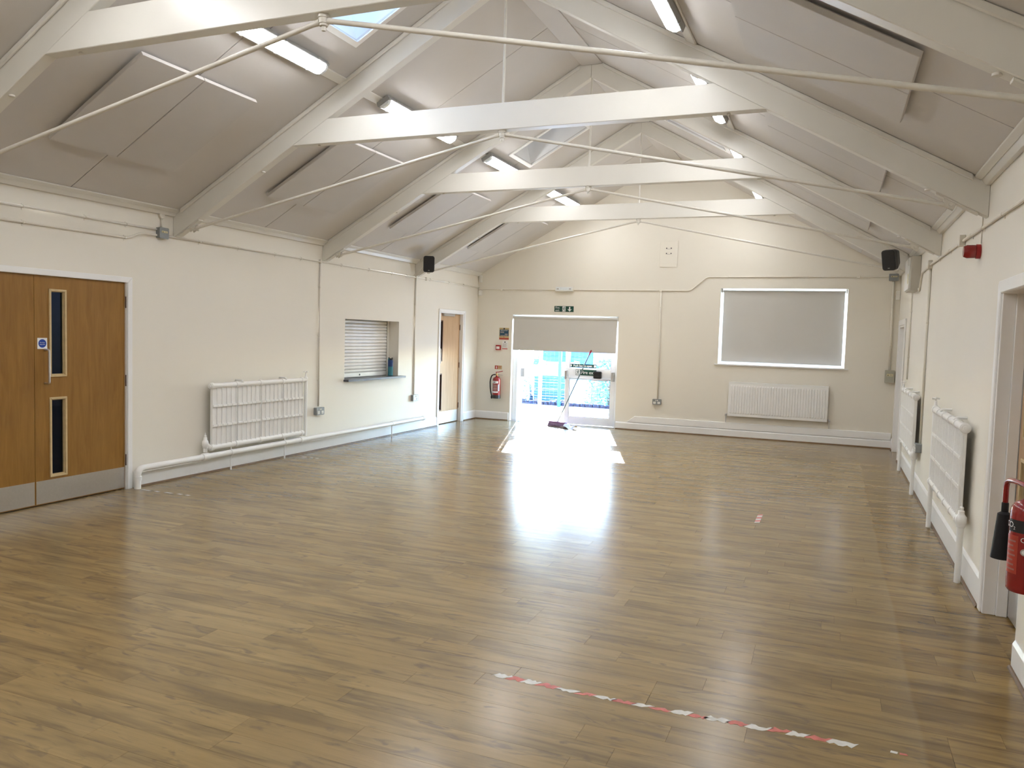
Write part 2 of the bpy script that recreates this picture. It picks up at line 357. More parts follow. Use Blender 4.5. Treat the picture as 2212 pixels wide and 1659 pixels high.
def rrect(w, h, r, n=4):
    pts = []
    for cx, cy, a0 in ((w/2-r, h/2-r, 0), (-w/2+r, h/2-r, PI/2), (-w/2+r, -h/2+r, PI), (w/2-r, -h/2+r, 1.5*PI)):
        for k in range(n+1):
            a = a0 + PI/2*k/n; pts.append((cx+r*math.cos(a), cy+r*math.sin(a)))
    return pts
def circ(r, n=24, cx=0, cy=0): return [(cx+r*math.cos(2*PI*k/n), cy+r*math.sin(2*PI*k/n)) for k in range(n)]
def frame_ring(mb, x0, x1, y0, y1, w, z0, z1, sides='lrtb'):
    """mitred frame whose outer edge is the rectangle"""
    a0, a1, b0, b1 = x0+(w if 'l' in sides else 0), x1-(w if 'r' in sides else 0), y0+(w if 'b' in sides else 0), y1-(w if 't' in sides else 0)
    def q(p): mb.hexa([(x, y, z0) for x, y in p] + [(x, y, z1) for x, y in p])
    if 'l' in sides: q([(x0, y0), (a0, b0), (a0, b1), (x0, y1)])
    if 'r' in sides: q([(a1, b0), (x1, y0), (x1, y1), (a1, b1)])
    if 't' in sides: q([(x0, y1), (a0, b1), (a1, b1), (x1, y1)])
    if 'b' in sides: q([(x0, y0), (x1, y0), (a1, b0), (a0, b0)])
    return mb
def grid_cells(a0, a1, b0, b1, holes):
    A = sorted({a0, a1, *[h[0] for h in holes], *[h[1] for h in holes]}); B = sorted({b0, b1, *[h[2] for h in holes], *[h[3] for h in holes]})
    A = [a for a in A if a0 <= a <= a1]; B = [b for b in B if b0 <= b <= b1]
    for i in range(len(A)-1):
        for j in range(len(B)-1):
            ca, cb = (A[i]+A[i+1])/2, (B[j]+B[j+1])/2
            if not any(h[0] < ca < h[1] and h[2] < cb < h[3] for h in holes): yield A[i], A[i+1], B[j], B[j+1]

# ------------------------------------------------------------------ the shell: walls
WT = 0.30
def wall(name, at, frame, length, height, holes, extra=None):
    mb = MB()
    for a0, a1, b0, b1 in grid_cells(0, length, 0, height, holes):
        mb.add([(a0, b0, 0), (a1, b0, 0), (a1, b1, 0), (a0, b1, 0)], [(0, 1, 2, 3)]); mb.add([(a0, b0, -WT), (a1, b0, -WT), (a1, b1, -WT), (a0, b1, -WT)], [(3, 2, 1, 0)])
    for x0, x1, y0, y1 in [(0, length, 0, height)] + holes:
        for p, q in (() if y0 == 0 else (((x0, y0), (x1, y0)),)) + (((x1, y0), (x1, y1)), ((x1, y1), (x0, y1)), ((x0, y1), (x0, y0))):
            mb.add([(*p, 0), (*q, 0), (*q, -WT), (*p, -WT)], [(0, 1, 2, 3)])
    if extra: mb.prism(extra, (-WT, 0))
    bm_o = mb.build(name, M['wall']); bm_o.matrix_world = Matrix.Translation(Vector(at)) @ FR[frame].to_4x4(); bm_o['kind'] = 'structure'
    return bm_o
WH = ZE + 0.02
D1 = (3.50, 5.005); D1H = 2.045           # double door, left wall
HATCH = (8.72, 10.207, 0.93, 1.795)       # serving hatch, left wall
D2 = (11.60, 12.55); D2H = 2.02           # single door, left wall
D3 = (0.727, 2.80); D3H = 2.03            # glazed fire exit, end wall
WIN = (4.572, 6.582, 1.25, 2.543)         # window, end wall
D4 = (3.976, 4.845); D4H = 1.985          # near door, right wall
D5 = (11.81, 12.80); D5H = 1.95           # far door, right wall
wall('wall_left', (0, YB, 0), 'left', YE+WT-YB, WH, [(D1[0]-YB, D1[1]-YB, 0, D1H), (HATCH[0]-YB, HATCH[1]-YB, HATCH[2], HATCH[3]), (D2[0]-YB, D2[1]-YB, 0, D2H)])
wall('wall_right', (W, YE+WT, 0), 'right', YE+WT-YB, WH, [(YE+WT-D4[1], YE+WT-D4[0], 0, D4H), (YE+WT-D5[1], YE+WT-D5[0], 0, D5H)])
GAB = [(0, WH), (W, WH), (W, ceil_z(0)+0.06), (W/2, ceil_z(W/2)+0.06), (0, ceil_z(0)+0.06)]
wall('wall_end', (0, YE, 0), 'end', W, WH, [(D3[0], D3[1], 0, D3H), WIN], GAB)
wb_o = MB().prism([(0, 0), (W, 0), *GAB[2:]], (0, -WT)).build('wall_back', M['wall']); wb_o['kind'] = 'structure'
wb_o.matrix_world = Matrix.Translation((0, YB, 0)) @ Matrix(((1, 0, 0), (0, 0, 1), (0, 1, 0))).to_4x4()

def lobby(at, frame, a0, a1, h, depth=1.1):
    mb = MB(); e = 0.04; z0, z1 = -WT-0.002, -WT-depth
    for p in ([(a0-e, -0.02, z0), (a0-e, h+e, z0), (a0-e, h+e, z1), (a0-e, -0.02, z1)], [(a1+e, -0.02, z0), (a1+e, h+e, z0), (a1+e, h+e, z1), (a1+e, -0.02, z1)],
              [(a0-e, h+e, z0), (a1+e, h+e, z0), (a1+e, h+e, z1), (a0-e, h+e, z1)], [(a0-e, -0.02, z0), (a1+e, -0.02, z0), (a1+e, -0.02, z1), (a0-e, -0.02, z1)],
              [(a0-e, -0.02, z1), (a1+e, -0.02, z1), (a1+e, h+e, z1), (a0-e, h+e, z1)]): mb.add(p, [(0, 1, 2, 3)])
    o = mb.build('wall_lobby', M['void']); o.matrix_world = Matrix.Translation(Vector(at)) @ FR[frame].to_4x4(); o['kind'] = 'structure'
def lobby_fill(at, watts):  # fill light added behind a door so its glass isn't black
    l = bpy.data.lights.new('lobby_fill', 'POINT'); l.energy = watts; l.color = (0.8, 0.9, 1.0); l.shadow_soft_size = 0.06
    o = bpy.data.objects.new('lobby_fill', l); C.objects.link(o); o.location = at
lobby_fill((-0.8, 4.5, 1.9), 3.0); lobby_fill((-0.8, 12.1, 1.9), 2.0); lobby_fill((W+0.8, 4.4, 1.8), 6.0)
lobby((0, 0, 0), 'left', D1[0], D1[1], D1H); lobby((0, 0, 0), 'left', D2[0], D2[1], D2H)
lobby((0, 0, 0), 'left', HATCH[0], HATCH[1], HATCH[3], 0.5)
lobby((W, 0, 0), 'right', -D4[1], -D4[0], D4H); lobby((W, 0, 0), 'right', -D5[1], -D5[0], D5H)

# ------------------------------------------------------------------ floor of oak-look planks
floor = MB().box(-0.32, W+0.32, YB, YE+0.30, -0.20, -0.006).build('floor', M['subfloor']); floor['kind'] = 'structure'
PW, PL, GAP = 0.1375, 1.22, 0.0010
def in_view(x, y):
    d = Vector((x, y, 0)) - CAM_AT; z = d.dot(fwd)
    if z < 0.3: return None
    u = 1106 + 1694.2*d.dot(r2)/z; v = 829.5 - 1694.2*d.dot(u2)/z
    return z if -60 < u < 2272 and -60 < v < 1720 else None
planks = []
k = -int((2.846-YB)/PW) - 1
rng = random.Random(11)
while 2.846 + k*PW < YE:
    y0, y1 = 2.846 + k*PW, 2.846 + (k+1)*PW
    if k == -1: cuts = [0.18, 1.40, 2.62, 3.84, 5.063, 5.705, 6.925]
    elif k == -2: cuts = [1.27, 2.49, 3.71, 4.93, 6.146]
    elif k == -3: cuts = [0.97, 2.19, 3.41, 4.63, 5.852, 7.07]
    elif k == 1: cuts = [1.04, 2.26, 3.48, 4.70, 5.917, 7.14]
    else:
        s0 = rng.uniform(0.05, PL); cuts = [s0 + i*PL for i in range(7)]
    cuts = [0.0] + [c for c in cuts if 0.04 < c < W-0.04] + [W]
    ya, yb = max(y0, YB), min(y1, YE)
    for c0, c1 in zip(cuts, cuts[1:]):
        x0, x1 = c0, c1
        vis = [z for z in (in_view(x0+(x1-x0)*f, (ya+yb)/2) for f in (0.02, 0.25, 0.5, 0.75, 0.98)) if z]
        planks.append((min(vis) if vis else 99, x0, x1, ya, yb, k))
    k += 1
planks.sort(key=lambda p: p[0])
full = None; rest = MB(); rest_t = []
for i, (z, x0, x1, y0, y1, k) in enumerate(planks):
    t = rng.random(); g = GAP*(1.6 if k == -1 else 1.0)
    l, w = x1-x0-g, y1-y0-g
    if i < 300 and z < 90:
        if abs(l-(PL-GAP)) < 1e-6 and abs(w-(PW-GAP)) < 1e-6:
            if full is None: full = MB().box(0, l, 0, w, -0.006, 0).mesh('plank', M['plank'])
            me = full
        else: me = MB().box(0, l, 0, w, -0.006, 0).mesh('plank', M['plank'])
        o = bpy.data.objects.new('plank', me); C.objects.link(o); o.parent = floor; o.location = (x0+g/2, y0+g/2, 0); o['tint'] = t
    else:
        rest.box(x0+g/2, x1-g/2, y0+g/2, y1-g/2, -0.006, 0); rest_t += [t]*6
far_planks = rest.build('far_planks', M['plank'], floor); far_planks['kind'] = 'stuff'
at_ = far_planks.data.attributes.new('face_tint', 'FLOAT', 'FACE'); at_.data.foreach_set('value', rest_t)
thr = MB().box(D3[0], D3[1], YE, YE+0.30, -0.006, 0.004).build('trim_threshold', M['alu'], None); thr['kind'] = 'structure'
for nm, x0, x1, y0, y1 in (('trim_door_sill', -0.30, 0.0, D1[0], D1[1]), ('trim_door_sill', -0.30, 0.0, D2[0], D2[1]), ('trim_door_sill', W, W+0.30, D4[0], D4[1]), ('trim_door_sill', W, W+0.30, D5[0], D5[1])):
    o = MB().box(x0, x1, y0, y1, -0.006, -0.0005).build(nm, M['plank']); o['kind'] = 'structure'; o['tint'] = 0.35

# ------------------------------------------------------------------ ceiling: deck, plasterboard panels, raised boards, roof lights
def SP(side, y, t, off=0.0):
    """a point on the ceiling slope: t metres in from the side wall, off metres below the ceiling"""
    x = t + off*SI; z = ceil_z(t) - off*CO
    return (x, y, z) if side == 'L' else (W - x, y, z)
def slope_box(mb, side, y0, y1, t0, t1, o0, o1):
    return mb.hexa([SP(side, y0, t0, o0), SP(side, y1, t0, o0), SP(side, y1, t1, o0), SP(side, y0, t1, o0), SP(side, y0, t0, o1), SP(side, y1, t0, o1), SP(side, y1, t1, o1), SP(side, y0, t1, o1)])
WELLS = [('L', 4.56, 5.25, 2.43, 3.20), ('L', 9.20, 9.88, 2.29, 3.10), ('R', 3.55, 4.24, 2.43, 3.20), ('R', 9.15, 9.85, 2.33, 3.12)]
deck = MB()
for side in 'LR':
    for y0, y1, t0, t1 in grid_cells(YB-0.3, YE+0.3, -0.32, W/2, [w[1:] for w in WELLS if w[0] == side]):
        slope_box(deck, side, y0, y1, t0, t1, 0.0, -0.08)
deck.box(W/2-0.122, W/2+0.122, YB, YE, ceil_z(W/2-0.122)-0.030, ceil_z(W/2-0.122)-0.012)
ceiling = deck.build('ceiling', M['ceiling']); ceiling['kind'] = 'structure'
TSEAM, TTOP = 2.075, W/2-0.122
bays = [(YB, 3.03)] + [(YT[i]+TT, YT[i+1]) for i in range(3)] + [(YT[3]+TT, YE)]
PT = 0.014
for side in 'LR':
    for bi, (b0, b1) in enumerate(bays):
        yc = (b0+b1)/2 if bi else 1.75
        for t0, t1, ys in ((0.0, TSEAM-0.012, yc-0.02), (TSEAM+0.012, TTOP, yc+0.10)):
            for y0, y1 in ((b0, ys-0.005), (ys+0.005, b1)):
                mb = MB(); hs = [w[1:] for w in WELLS if w[0] == side]
                for c in grid_cells(y0, y1, t0, t1, [(max(h[0], y0), min(h[1], y1), max(h[2], t0), min(h[3], t1)) for h in hs if h[0] < y1 and h[1] > y0 and h[2] < t1]): slope_box(mb, side, *c, 0.0005, PT)
                mb.build('plasterboard_panel', M['ceiling'], ceiling)
        if bi == 0: yc = 1.75
        # timber rail the lamps are fixed to
        slope_box(MB(), side, b0, b1, TSEAM-0.05, TSEAM+0.03, PT, PT+0.018).build('lamp_rail', M['timber'], ceiling, bev=0.004)
        # a pair of raised boards in the lower half of every bay
        for y0, y1 in ((yc-0.62, yc-0.004), (yc+0.004, yc+0.62)):
            slope_box(MB(), side, y0, y1, 0.585, 1.565, PT+0.022, PT+0.056).build('raised_board', M['board'], ceiling, bev=0.003)
            slope_box(MB(), side, y0+0.06, y1-0.06, 0.66, 1.49, PT, PT+0.023).build('board_batten', M['board'], ceiling)
    # cover strip where the slope meets the side wall
    for b0, b1 in bays:
        e = MB(); pts = [(0.0005, 2.752), (0.030, 2.752), (0.072, ceil_z(0.072)-PT/CO-0.001), (0.0005, ceil_z(0.0005)-PT/CO-0.001)]
        e.prism(pts if side == 'L' else [(W-a, b) for a, b in pts], (b0, b1), 'y'); e.prism([(a, b) if side == 'L' else (W-a, b) for a, b in ((0.060, ceil_z(0.06)-0.034), (0.10, ceil_z(0.10)-0.030), (0.10, ceil_z(0.10)-0.0175), (0.060, ceil_z(0.06)-0.0175))], (b0, b1), 'y')
        o = e.build('trim_eaves', M['timber'], bev=0.003); o['kind'] = 'structure'
for wi, (side, y0, y1, t0, t1) in enumerate(WELLS):
    sk_o = thing('window_%d' % (wi+2), SP(side, (y0+y1)/2, (t0+t1)/2), kind='structure'); inv = sk_o.matrix_world.inverted()
    def rel(mb): mb.v = [tuple(inv @ Vector(p)) for p in mb.v]; return mb
    lo = [SP(side, y, t, 0) for y, t in ((y0, t0), (y1, t0), (y1, t1), (y0, t1))]
    hi = [SP(side, y, t, -0.80) for y, t in ((y0+0.06, t0+0.22), (y1-0.06, t0+0.22), (y1-0.06, t1-0.05), (y0+0.06, t1-0.05))]
    for i in range(4):
        j = (i+1) % 4; n = (Vector(lo[j])-Vector(lo[i])).cross(Vector(hi[i])-Vector(lo[i])).normalized()*0.02
        cen = sum((Vector(p) for p in lo), Vector())/4
        if n.dot(Vector(lo[i])-cen) < 0: n = -n
        rel(MB().hexa([lo[i], lo[j], tuple(Vector(lo[j])+n), tuple(Vector(lo[i])+n), hi[i], hi[j], tuple(Vector(hi[j])+n), tuple(Vector(hi[i])+n)])).build('well_lining', M['white'], sk_o)
    fr = MB(); e = 0.05
    for c in ((y0-e, y1+e, t0-e, t0), (y0-e, y1+e, t1, t1+e), (y0-e, y0, t0, t1), (y1, y1+e, t0, t1)): slope_box(fr, side, *c, PT, PT+0.016)
    rel(fr).build('well_trim', M['white'], sk_o, bev=0.003)
    f2 = MB(); a0, a1, c0, c1 = y0+0.02, y1-0.02, t0+0.18, t1-0.01
    for c in ((a0, a1, c0, c0+0.07), (a0, a1, c1-0.07, c1), (a0, a0+0.07, c0, c1), (a1-0.07, a1, c0, c1)): slope_box(f2, side, *c, -0.80, -0.85)
    rel(f2).build('window_frame', M['upvc'], sk_o)
    rel(slope_box(MB(), side, a0+0.06, a1-0.06, c0+0.06, c1-0.06, -0.82, -0.826)).build('pane', M['roof_glass' if y0 < 6 else 'dimming_glass'], sk_o)

# ------------------------------------------------------------------ roof trusses
def under(x): return 2.535 + 0.5665*x
CB, CT = 3.383, 3.609
def truss(label):
    t = thing('roof_truss', (W/2, 0, 2.5), label=label, cat='roof truss', group='cream roof trusses'); ox, oz = W/2, 2.5
    def loc(p): return [(a-ox, b-oz) for a, b in p]
    mir = lambda p: [(W-a, b) for a, b in p]
    def top(x): return ceil_z(min(x, W-x)) - PT/CO - 0.001
    cap = ceil_z(W/2-0.122)-0.031
    raf = [(0.0012, under(0)), (W/2-0.0005, under(W/2)), (W/2-0.0005, cap), (W/2-0.124, cap), (W/2-0.126, top(W/2-0.126)), (0.0012, top(0))]
    MB().prism(loc(raf), (0, TT), 'y').build('rafter', M['timber'], t, bev=0.004)
    MB().prism(loc(mir(raf)), (0, TT), 'y').build('rafter', M['timber'], t, bev=0.004)
    x0, x1 = (CB-2.535)/0.5665+0.001, (CT-2.535)/0.5665+0.001
    MB().prism(loc([(x0, CB), (W-x0, CB), (W-x1, CT), (x1, CT)]), (-0.003, TT+0.003), 'y').build('collar_beam', M['timber'], t, bev=0.004)
    for m in (lambda p: p, mir):
        for y0, y1 in ((-0.022, -0.0005), (TT+0.0005, TT+0.022)):
            st = [(0.11, top(0.11)-0.001), (W/2-0.14, top(W/2-0.14)-0.001), (W/2-0.14, top(W/2-0.14)-0.046), (0.11, top(0.11)-0.046)]
            MB().prism(loc(m(st)), (y0, y1), 'y').build('cover_strip', M['timber'], t, bev=0.006)
    yc = TT/2
    for s in (-1, 1):
        e = Vector((s*(W/2-0.235), yc, under(0.235)-0.040-oz)); c = Vector((s*0.028, yc, CB-0.034-oz))
        d = (c-e).normalized()
        MB().tube([e, e+d*0.06, e+d*0.075, c-d*0.045, c-d*0.030, c], [0.018, 0.018, 0.0145, 0.0145, 0.017, 0.017], 10).build('tie_rod', M['rod'], t)
        # shoe plate under the rafter foot with its bolt
        pl = MB(); a, b = 0.06, 0.33
        P = [(a, under(a)-0.001), (b, under(b)-0.001), (b, under(b)-0.014), (a, under(a)-0.014)]
        pl.prism(loc(P if s < 0 else mir(P)), (0.012, TT-0.012), 'y')
        for yy in (0.018, TT-0.028): pl.prism(loc([(q if s < 0 else W-q, under(q)-h) for q, h in ((0.20, 0.012), (0.28, 0.012), (0.27, 0.065), (0.215, 0.065))]), (yy, yy+0.010), 'y')
        pl.build('shoe_plate', M['rod'], t, bev=0.002)
        bx = MB().lathe([(0.014, -0.020), (0.014, -0.004), (0.009, -0.004), (0.009, TT+0.004), (0.014, TT+0.004), (0.014, TT+0.020)], (e.x, 0, e.z), 'y', 6)
        bx.build('shoe_bolt', M['rod'], t)
        MB().lathe([(0.020, -0.014), (0.020, -0.003), (0.012, 0.0)], (s*(W/2-(1.12 if s < 0 else 0.382)), yc, under(1.12 if s < 0 else 0.382)-oz), 'z', 12).build('bolt_head', M['rod'], t)
        MB().lathe([(0.014, -0.012), (0.014, -0.003), (0.010, 0.0)], (s*(W/2-x0-0.28), yc, CB-oz), 'z', 8).build('bolt_head', M['rod'], t)
    MB().tube([(0, yc, CT-oz-0.002), (0, yc, under(W/2)-oz+0.01)], 0.011, 10).build('hanger_rod', M['rod'], t)
    MB().lathe([(0.0, -0.088), (0.012, -0.086), (0.012, -0.062), (0.024, -0.060), (0.024, -0.048), (0.030, -0.047), (0.030, -0.018), (0.036, -0.017), (0.036, -0.001)], (0, yc, CB-oz), 'z', 14).build('centre_bolt', M['rod'], t)
    return t
T_LABELS = ['cream roof truss nearest the camera, its tie rods crossing in front of the lamps', 'second cream roof truss, its collar beam lit pale blue across the middle of the roof',
            'third cream roof truss, its left foot above the serving hatch', 'farthest cream roof truss, with black loudspeakers by both its feet']
base_truss = truss(T_LABELS[0])
for i, y in enumerate(YT):
    o = base_truss if i == 0 else copy_tree(base_truss)
    o.location.y = y; o['label'] = T_LABELS[i]

# ------------------------------------------------------------------ fluorescent lamps on both slopes
def lamp(label):
    """local frame: x along the fitting, y up the slope, z out of the ceiling"""
    t = thing('ceiling_lamp', (0, 0, 0), label=label, cat='light fitting', group='fluorescent lamps on the roof slopes')
    L_ = 0.775; w = 0.072
    pr = [(-w, 0.0), (w, 0.0), (w+0.006, 0.046), (w-0.004, 0.048), (-w+0.004, 0.048), (-w-0.006, 0.046)]
    MB().prism(pr, (-L_, L_), 'x').build('housing', M['housing'], t, bev=0.003)
    prof = [(-w+0.005, 0.0485), (w-0.005, 0.0485), (w-0.024, 0.070), (w-0.044, 0.080), (-w+0.044, 0.080), (-w+0.024, 0.070)]
    def ring(sx, k=1.0, dz=0.0): return [(sx, a*k, 0.0485+(b-0.0485)*(k if k < 1 else 1)) for a, b in prof]
    n = len(prof); d = MB(); d.add(ring(-L_+0.045)+ring(L_-0.045), [tuple(range(n))[::-1], tuple(range(n, 2*n))]+[(i, (i+1) % n, n+(i+1) % n, n+i) for i in range(n)])
    d.build('diffuser', M['lamp'], t)
    for s in (-1, 1):
        e = MB(); e.add(ring(s*(L_-0.044))+ring(s*(L_-0.008), 0.86), [tuple(range(n))[::-1], tuple(range(n, 2*n))]+[(i, (i+1) % n, n+(i+1) % n, n+i) for i in range(n)])
        e.build('end_cap', M['lamp_end'], t, label='clear ribbed end of the diffuser')
    for x in (-0.62, -0.2, 0.2, 0.62):
        for s in (-1, 1):
            MB().box(x-0.012, x+0.012, s*w-0.004, s*w+0.008, 0.020, 0.052).build('clip', M['housing'], t)
    return t
LY = [(6.96, 'second'), (9.48, 'third'), (11.78, 'farthest'), (4.415, 'nearest visible'), (1.80, 'overhead'), (-0.77, 'behind')]  # the overhead and behind pairs are added out of view to light the room
proto_lamp = None
for side in 'LR':
    for y, word in LY:
        where = {'nearest visible': 'between first and second truss', 'second': 'between second and third truss', 'third': 'between third and fourth truss', 'farthest': 'in the last bay by the end wall', 'overhead': 'added unseen before the first truss', 'behind': 'added unseen at the viewer end'}[word]
        lb = 'lit fluorescent lamp on the %s roof slope, %s' % ('left' if side == 'L' else 'right', where)
        o = lamp(lb) if proto_lamp is None else copy_tree(proto_lamp); proto_lamp = proto_lamp or o; o['label'] = lb
        p = Vector(SP(side, y, 2.10, PT+0.018)); nrm = Vector((SI, 0, -CO)) if side == 'L' else Vector((-SI, 0, -CO))
        xa = Vector((0, 1, 0)); ya = nrm.cross(xa)
        o.matrix_world = Matrix.Translation(p) @ Matrix((xa, ya, nrm)).transposed().to_4x4()

# ------------------------------------------------------------------ baseboards with their brown beads
def skirting(name, frame, at, a0, a1, h, d=0.018, bead=True):
    o = MB().prism([(0.0005, 0.0005), (d, 0.0005), (d, h-0.022), (d-0.006, h-0.010), (0.006, h), (0.0005, h)], (a0, a1), 'x')
    # profile is (out, up); remap to (along, up, out)
    o.v = [(x, z, y) for x, y, z in o.v]
    ob = o.build(name, M['white']); ob.matrix_world = Matrix.Translation(Vector(at)) @ FR[frame].to_4x4(); ob['kind'] = 'structure'
    if bead:
        b = MB().prism([(d+0.0005, 0.0005), (d+0.016, 0.0005), (d+0.014, 0.010), (d+0.007, 0.017), (d+0.0005, 0.018)], (a0, a1), 'x'); b.v = [(x, z, y) for x, y, z in b.v]
        b.build('bead', M['bead'], ob)
    return ob
skirting('baseboard_left', 'left', (0, 0, 0), 5.085, 11.535, 0.165)
skirting('baseboard_left', 'left', (0, 0, 0), 12.62, YE-0.022, 0.165)
skirting('baseboard_left', 'left', (0, 0, 0), YB, D1[0]-0.06, 0.165)
skirting('baseboard_end', 'end', (0, YE, 0), 0.0, D3[0]-0.025, 0.160)
skirting('baseboard_end', 'end', (0, YE, 0), D3[1]+0.02, W, 0.135, 0.042)
o = MB().hexa([(3.02, 0.137, 0.001), (W-0.02, 0.137, 0.001), (W-0.02, 0.137, 0.030), (3.02, 0.137, 0.030), (3.16, 0.252, 0.001), (W-0.02, 0.252, 0.001), (W-0.02, 0.246, 0.026), (3.16, 0.246, 0.026)]).build('trim_pipe_casing', M['white'], bev=0.003)
o.matrix_world = Matrix.Translation((0, YE, 0)) @ FR['end'].to_4x4(); o['kind'] = 'structure'
skirting('baseboard_right', 'right', (W, 0, 0), -11.715, -4.942, 0.20)
skirting('baseboard_right', 'right', (W, 0, 0), -3.945, -YB, 0.15)
skirting('baseboard_right', 'right', (W, 0, 0), -YE+0.045, -12.895, 0.18)

# ------------------------------------------------------------------ doors
def vision(parent, x0, x1, y0, y1, leaf_t, zf, bead_mat, glass_mat):
    """timber-beaded glazed slot in a door leaf; zf = front face of the leaf"""
    v = frame_ring(MB(), x0, x1, y0, y1, 0.020, zf-0.004, zf+0.012).build('vision_panel', bead_mat, parent, bev=0.003)
    frame_ring(MB(), x0+0.014, x1-0.014, y0+0.014, y1-0.014, 0.012, zf-leaf_t+0.001, zf-0.004).build('glazing_bead', bead_mat, v)
    MB().box(x0+0.018, x1-0.018, y0+0.018, y1-0.018, zf-leaf_t*0.55, zf-leaf_t*0.55+0.006).build('pane', glass_mat, v)
    return v
def leaf_mesh(x0, x1, y0, y1, z0, z1, holes):
    mb = MB()
    for a0, a1, b0, b1 in grid_cells(x0, x1, y0, y1, holes):
        mb.add([(a0, b0, z1), (a1, b0, z1), (a1, b1, z1), (a0, b1, z1)], [(0, 1, 2, 3)]); mb.add([(a0, b0, z0), (a1, b0, z0), (a1, b1, z0), (a0, b1, z0)], [(3, 2, 1, 0)])
    for h in [(x0, x1, y0, y1)] + holes:
        for p, q in (((h[0], h[2]), (h[1], h[2])), ((h[1], h[2]), (h[1], h[3])), ((h[1], h[3]), (h[0], h[3])), ((h[0], h[3]), (h[0], h[2]))): mb.add([(*p, z0), (*q, z0), (*q, z1), (*p, z1)], [(0, 1, 2, 3)])
    return mb
def pull_handle(parent, x, y0, y1, z):
    return MB().tube(arc_path([(x, y0, z), (x, y0, z+0.055), (x, y1, z+0.055), (x, y1, z)], 0.02, 5), 0.0095, 10).build('pull_handle', M['steel'], parent)
# door_1: pair of oak leaves in the left wall
d1 = thing('door_1', (0, D1[0], 0), 'left', kind='structure', label='double oak doors with glazed slots, steel kick plates and white frame')
w1 = D1[1]-D1[0]; mid = 4.058-D1[0]
frame_ring(MB(), -0.055, w1+0.062, -0.055, D1H+0.040, 0.055, 0.0008, 0.018, 'lrt').build('architrave', M['white'], d1, bev=0.004)
fr1 = MB(); fr1.box(0.0008, 0.006, 0, D1H-0.001, -0.14, 0.012); fr1.box(w1-0.006, w1-0.0008, 0, D1H-0.001, -0.14, 0.012); fr1.box(0.006, w1-0.006, D1H-0.008, D1H-0.001, -0.14, 0.012)
fr1.build('door_lining', M['white'], d1)
for side in (0, 1):
    a0, a1 = (0.008, mid-0.002) if side == 0 else (mid+0.002, w1-0.008)
    hx = (mid+0.137, mid+0.307) if side == 1 else (mid-0.307, mid-0.137)
    hs = [(hx[0]+0.014, hx[1]-0.014, 1.14+0.014, 1.918-0.014), (hx[0]+0.014, hx[1]-0.014, 0.243+0.014, 0.958-0.014)] if side else []
    lf = leaf_mesh(a0, a1, 0.010, D1H-0.010, -0.054, -0.010, hs).build('door_leaf', M['oak'], d1)
    if side: vision(lf, hx[0], hx[1], 1.14, 1.918, 0.044, -0.010, M['bead_wood'], M['dark_glass']); vision(lf, hx[0], hx[1], 0.243, 0.958, 0.044, -0.010, M['bead_wood'], M['dark_glass'])
    MB().box(a0+0.006, a1-0.006, 0.018, 0.222, -0.0098, -0.0078).build('kick_plate', M['steel'], lf, label='brushed steel kick plate')
    if side == 1:
        pull_handle(lf, mid+0.098, 1.085, 1.382, -0.0095)['label'] = 'curved steel pull handle'
    for hz in (1.84, 1.076, 0.293):
        hxx = w1-0.004 if side else 0.004
        MB().tube([(hxx, hz-0.055, 0.004), (hxx, hz+0.055, 0.004)], 0.008, 8).build('hinge', M['hinge'], lf)
# blue fire-door plate on door_1
sg = thing('fire_door_sign', (0.0, 4.131, 1.437), 'left', 'small square plate with blue disc reading Fire door keep shut, above the steel door handle', 'sign')
sg.matrix_world.translation.x = -0.0095
MB().box(-0.046, 0.046, -0.048, 0.048, 0, 0.0022).build('plate', M['sign_white'], sg)
MB().prism(circ(0.037, 28), (0.0022, 0.0030)).build('disc', M['sign_blue'], sg)
text('lettering', 'Fire door', 0.0125, (0, 0.0075, 0.0034), M['sign_white'], sg, 0.0006); text('lettering', 'keep shut', 0.0125, (0, -0.0085, 0.0034), M['sign_white'], sg, 0.0006)
# door_2: single ash door, far end of the left wall
d2 = thing('door_2', (0, D2[0], 0), 'left', kind='structure', label='single pale wood door with two glazed slots beside the far corner')
w2 = D2[1]-D2[0]
frame_ring(MB(), -0.052, w2+0.062, -0.052, D2H+0.042, 0.052, 0.0008, 0.018, 'lrt').build('architrave', M['white'], d2, bev=0.004)
f = MB(); f.box(0.0008, 0.028, 0, D2H-0.001, -0.16, 0.010); f.box(w2-0.030, w2-0.0008, 0, D2H-0.001, -0.16, 0.010); f.box(0.028, w2-0.030, D2H-0.028, D2H-0.001, -0.16, 0.010); f.build('door_lining', M['white'], d2)
hs = [(0.10, 0.215, 1.145, 1.85), (0.10, 0.215, 0.262, 0.90)]
lf = leaf_mesh(0.030, w2-0.032, 0.012, D2H-0.034, -0.104, -0.060, hs).build('door_leaf', M['oak2'], d2)
for a in hs: vision(lf, a[0]-0.014, a[1]+0.014, a[2]-0.014, a[3]+0.014, 0.044, -0.060, M['hinge'], M['dark_glass'])
MB().box(0.034, w2-0.036, 0.018, 0.225, -0.0598, -0.0578).build('kick_plate', M['steel'], lf)
MB().box(0.20, 0.64, D2H-0.075, D2H-0.030, -0.0595, -0.020).build('door_closer', M['steel'], lf, bev=0.004)
pull_handle(lf, 0.07, 1.10, 1.36, -0.0595)
for hz in (1.75, 1.05, 0.30): MB().tube([(w2-0.031, hz-0.05, -0.055), (w2-0.031, hz+0.05, -0.055)], 0.007, 8).build('hinge', M['hinge'], lf)
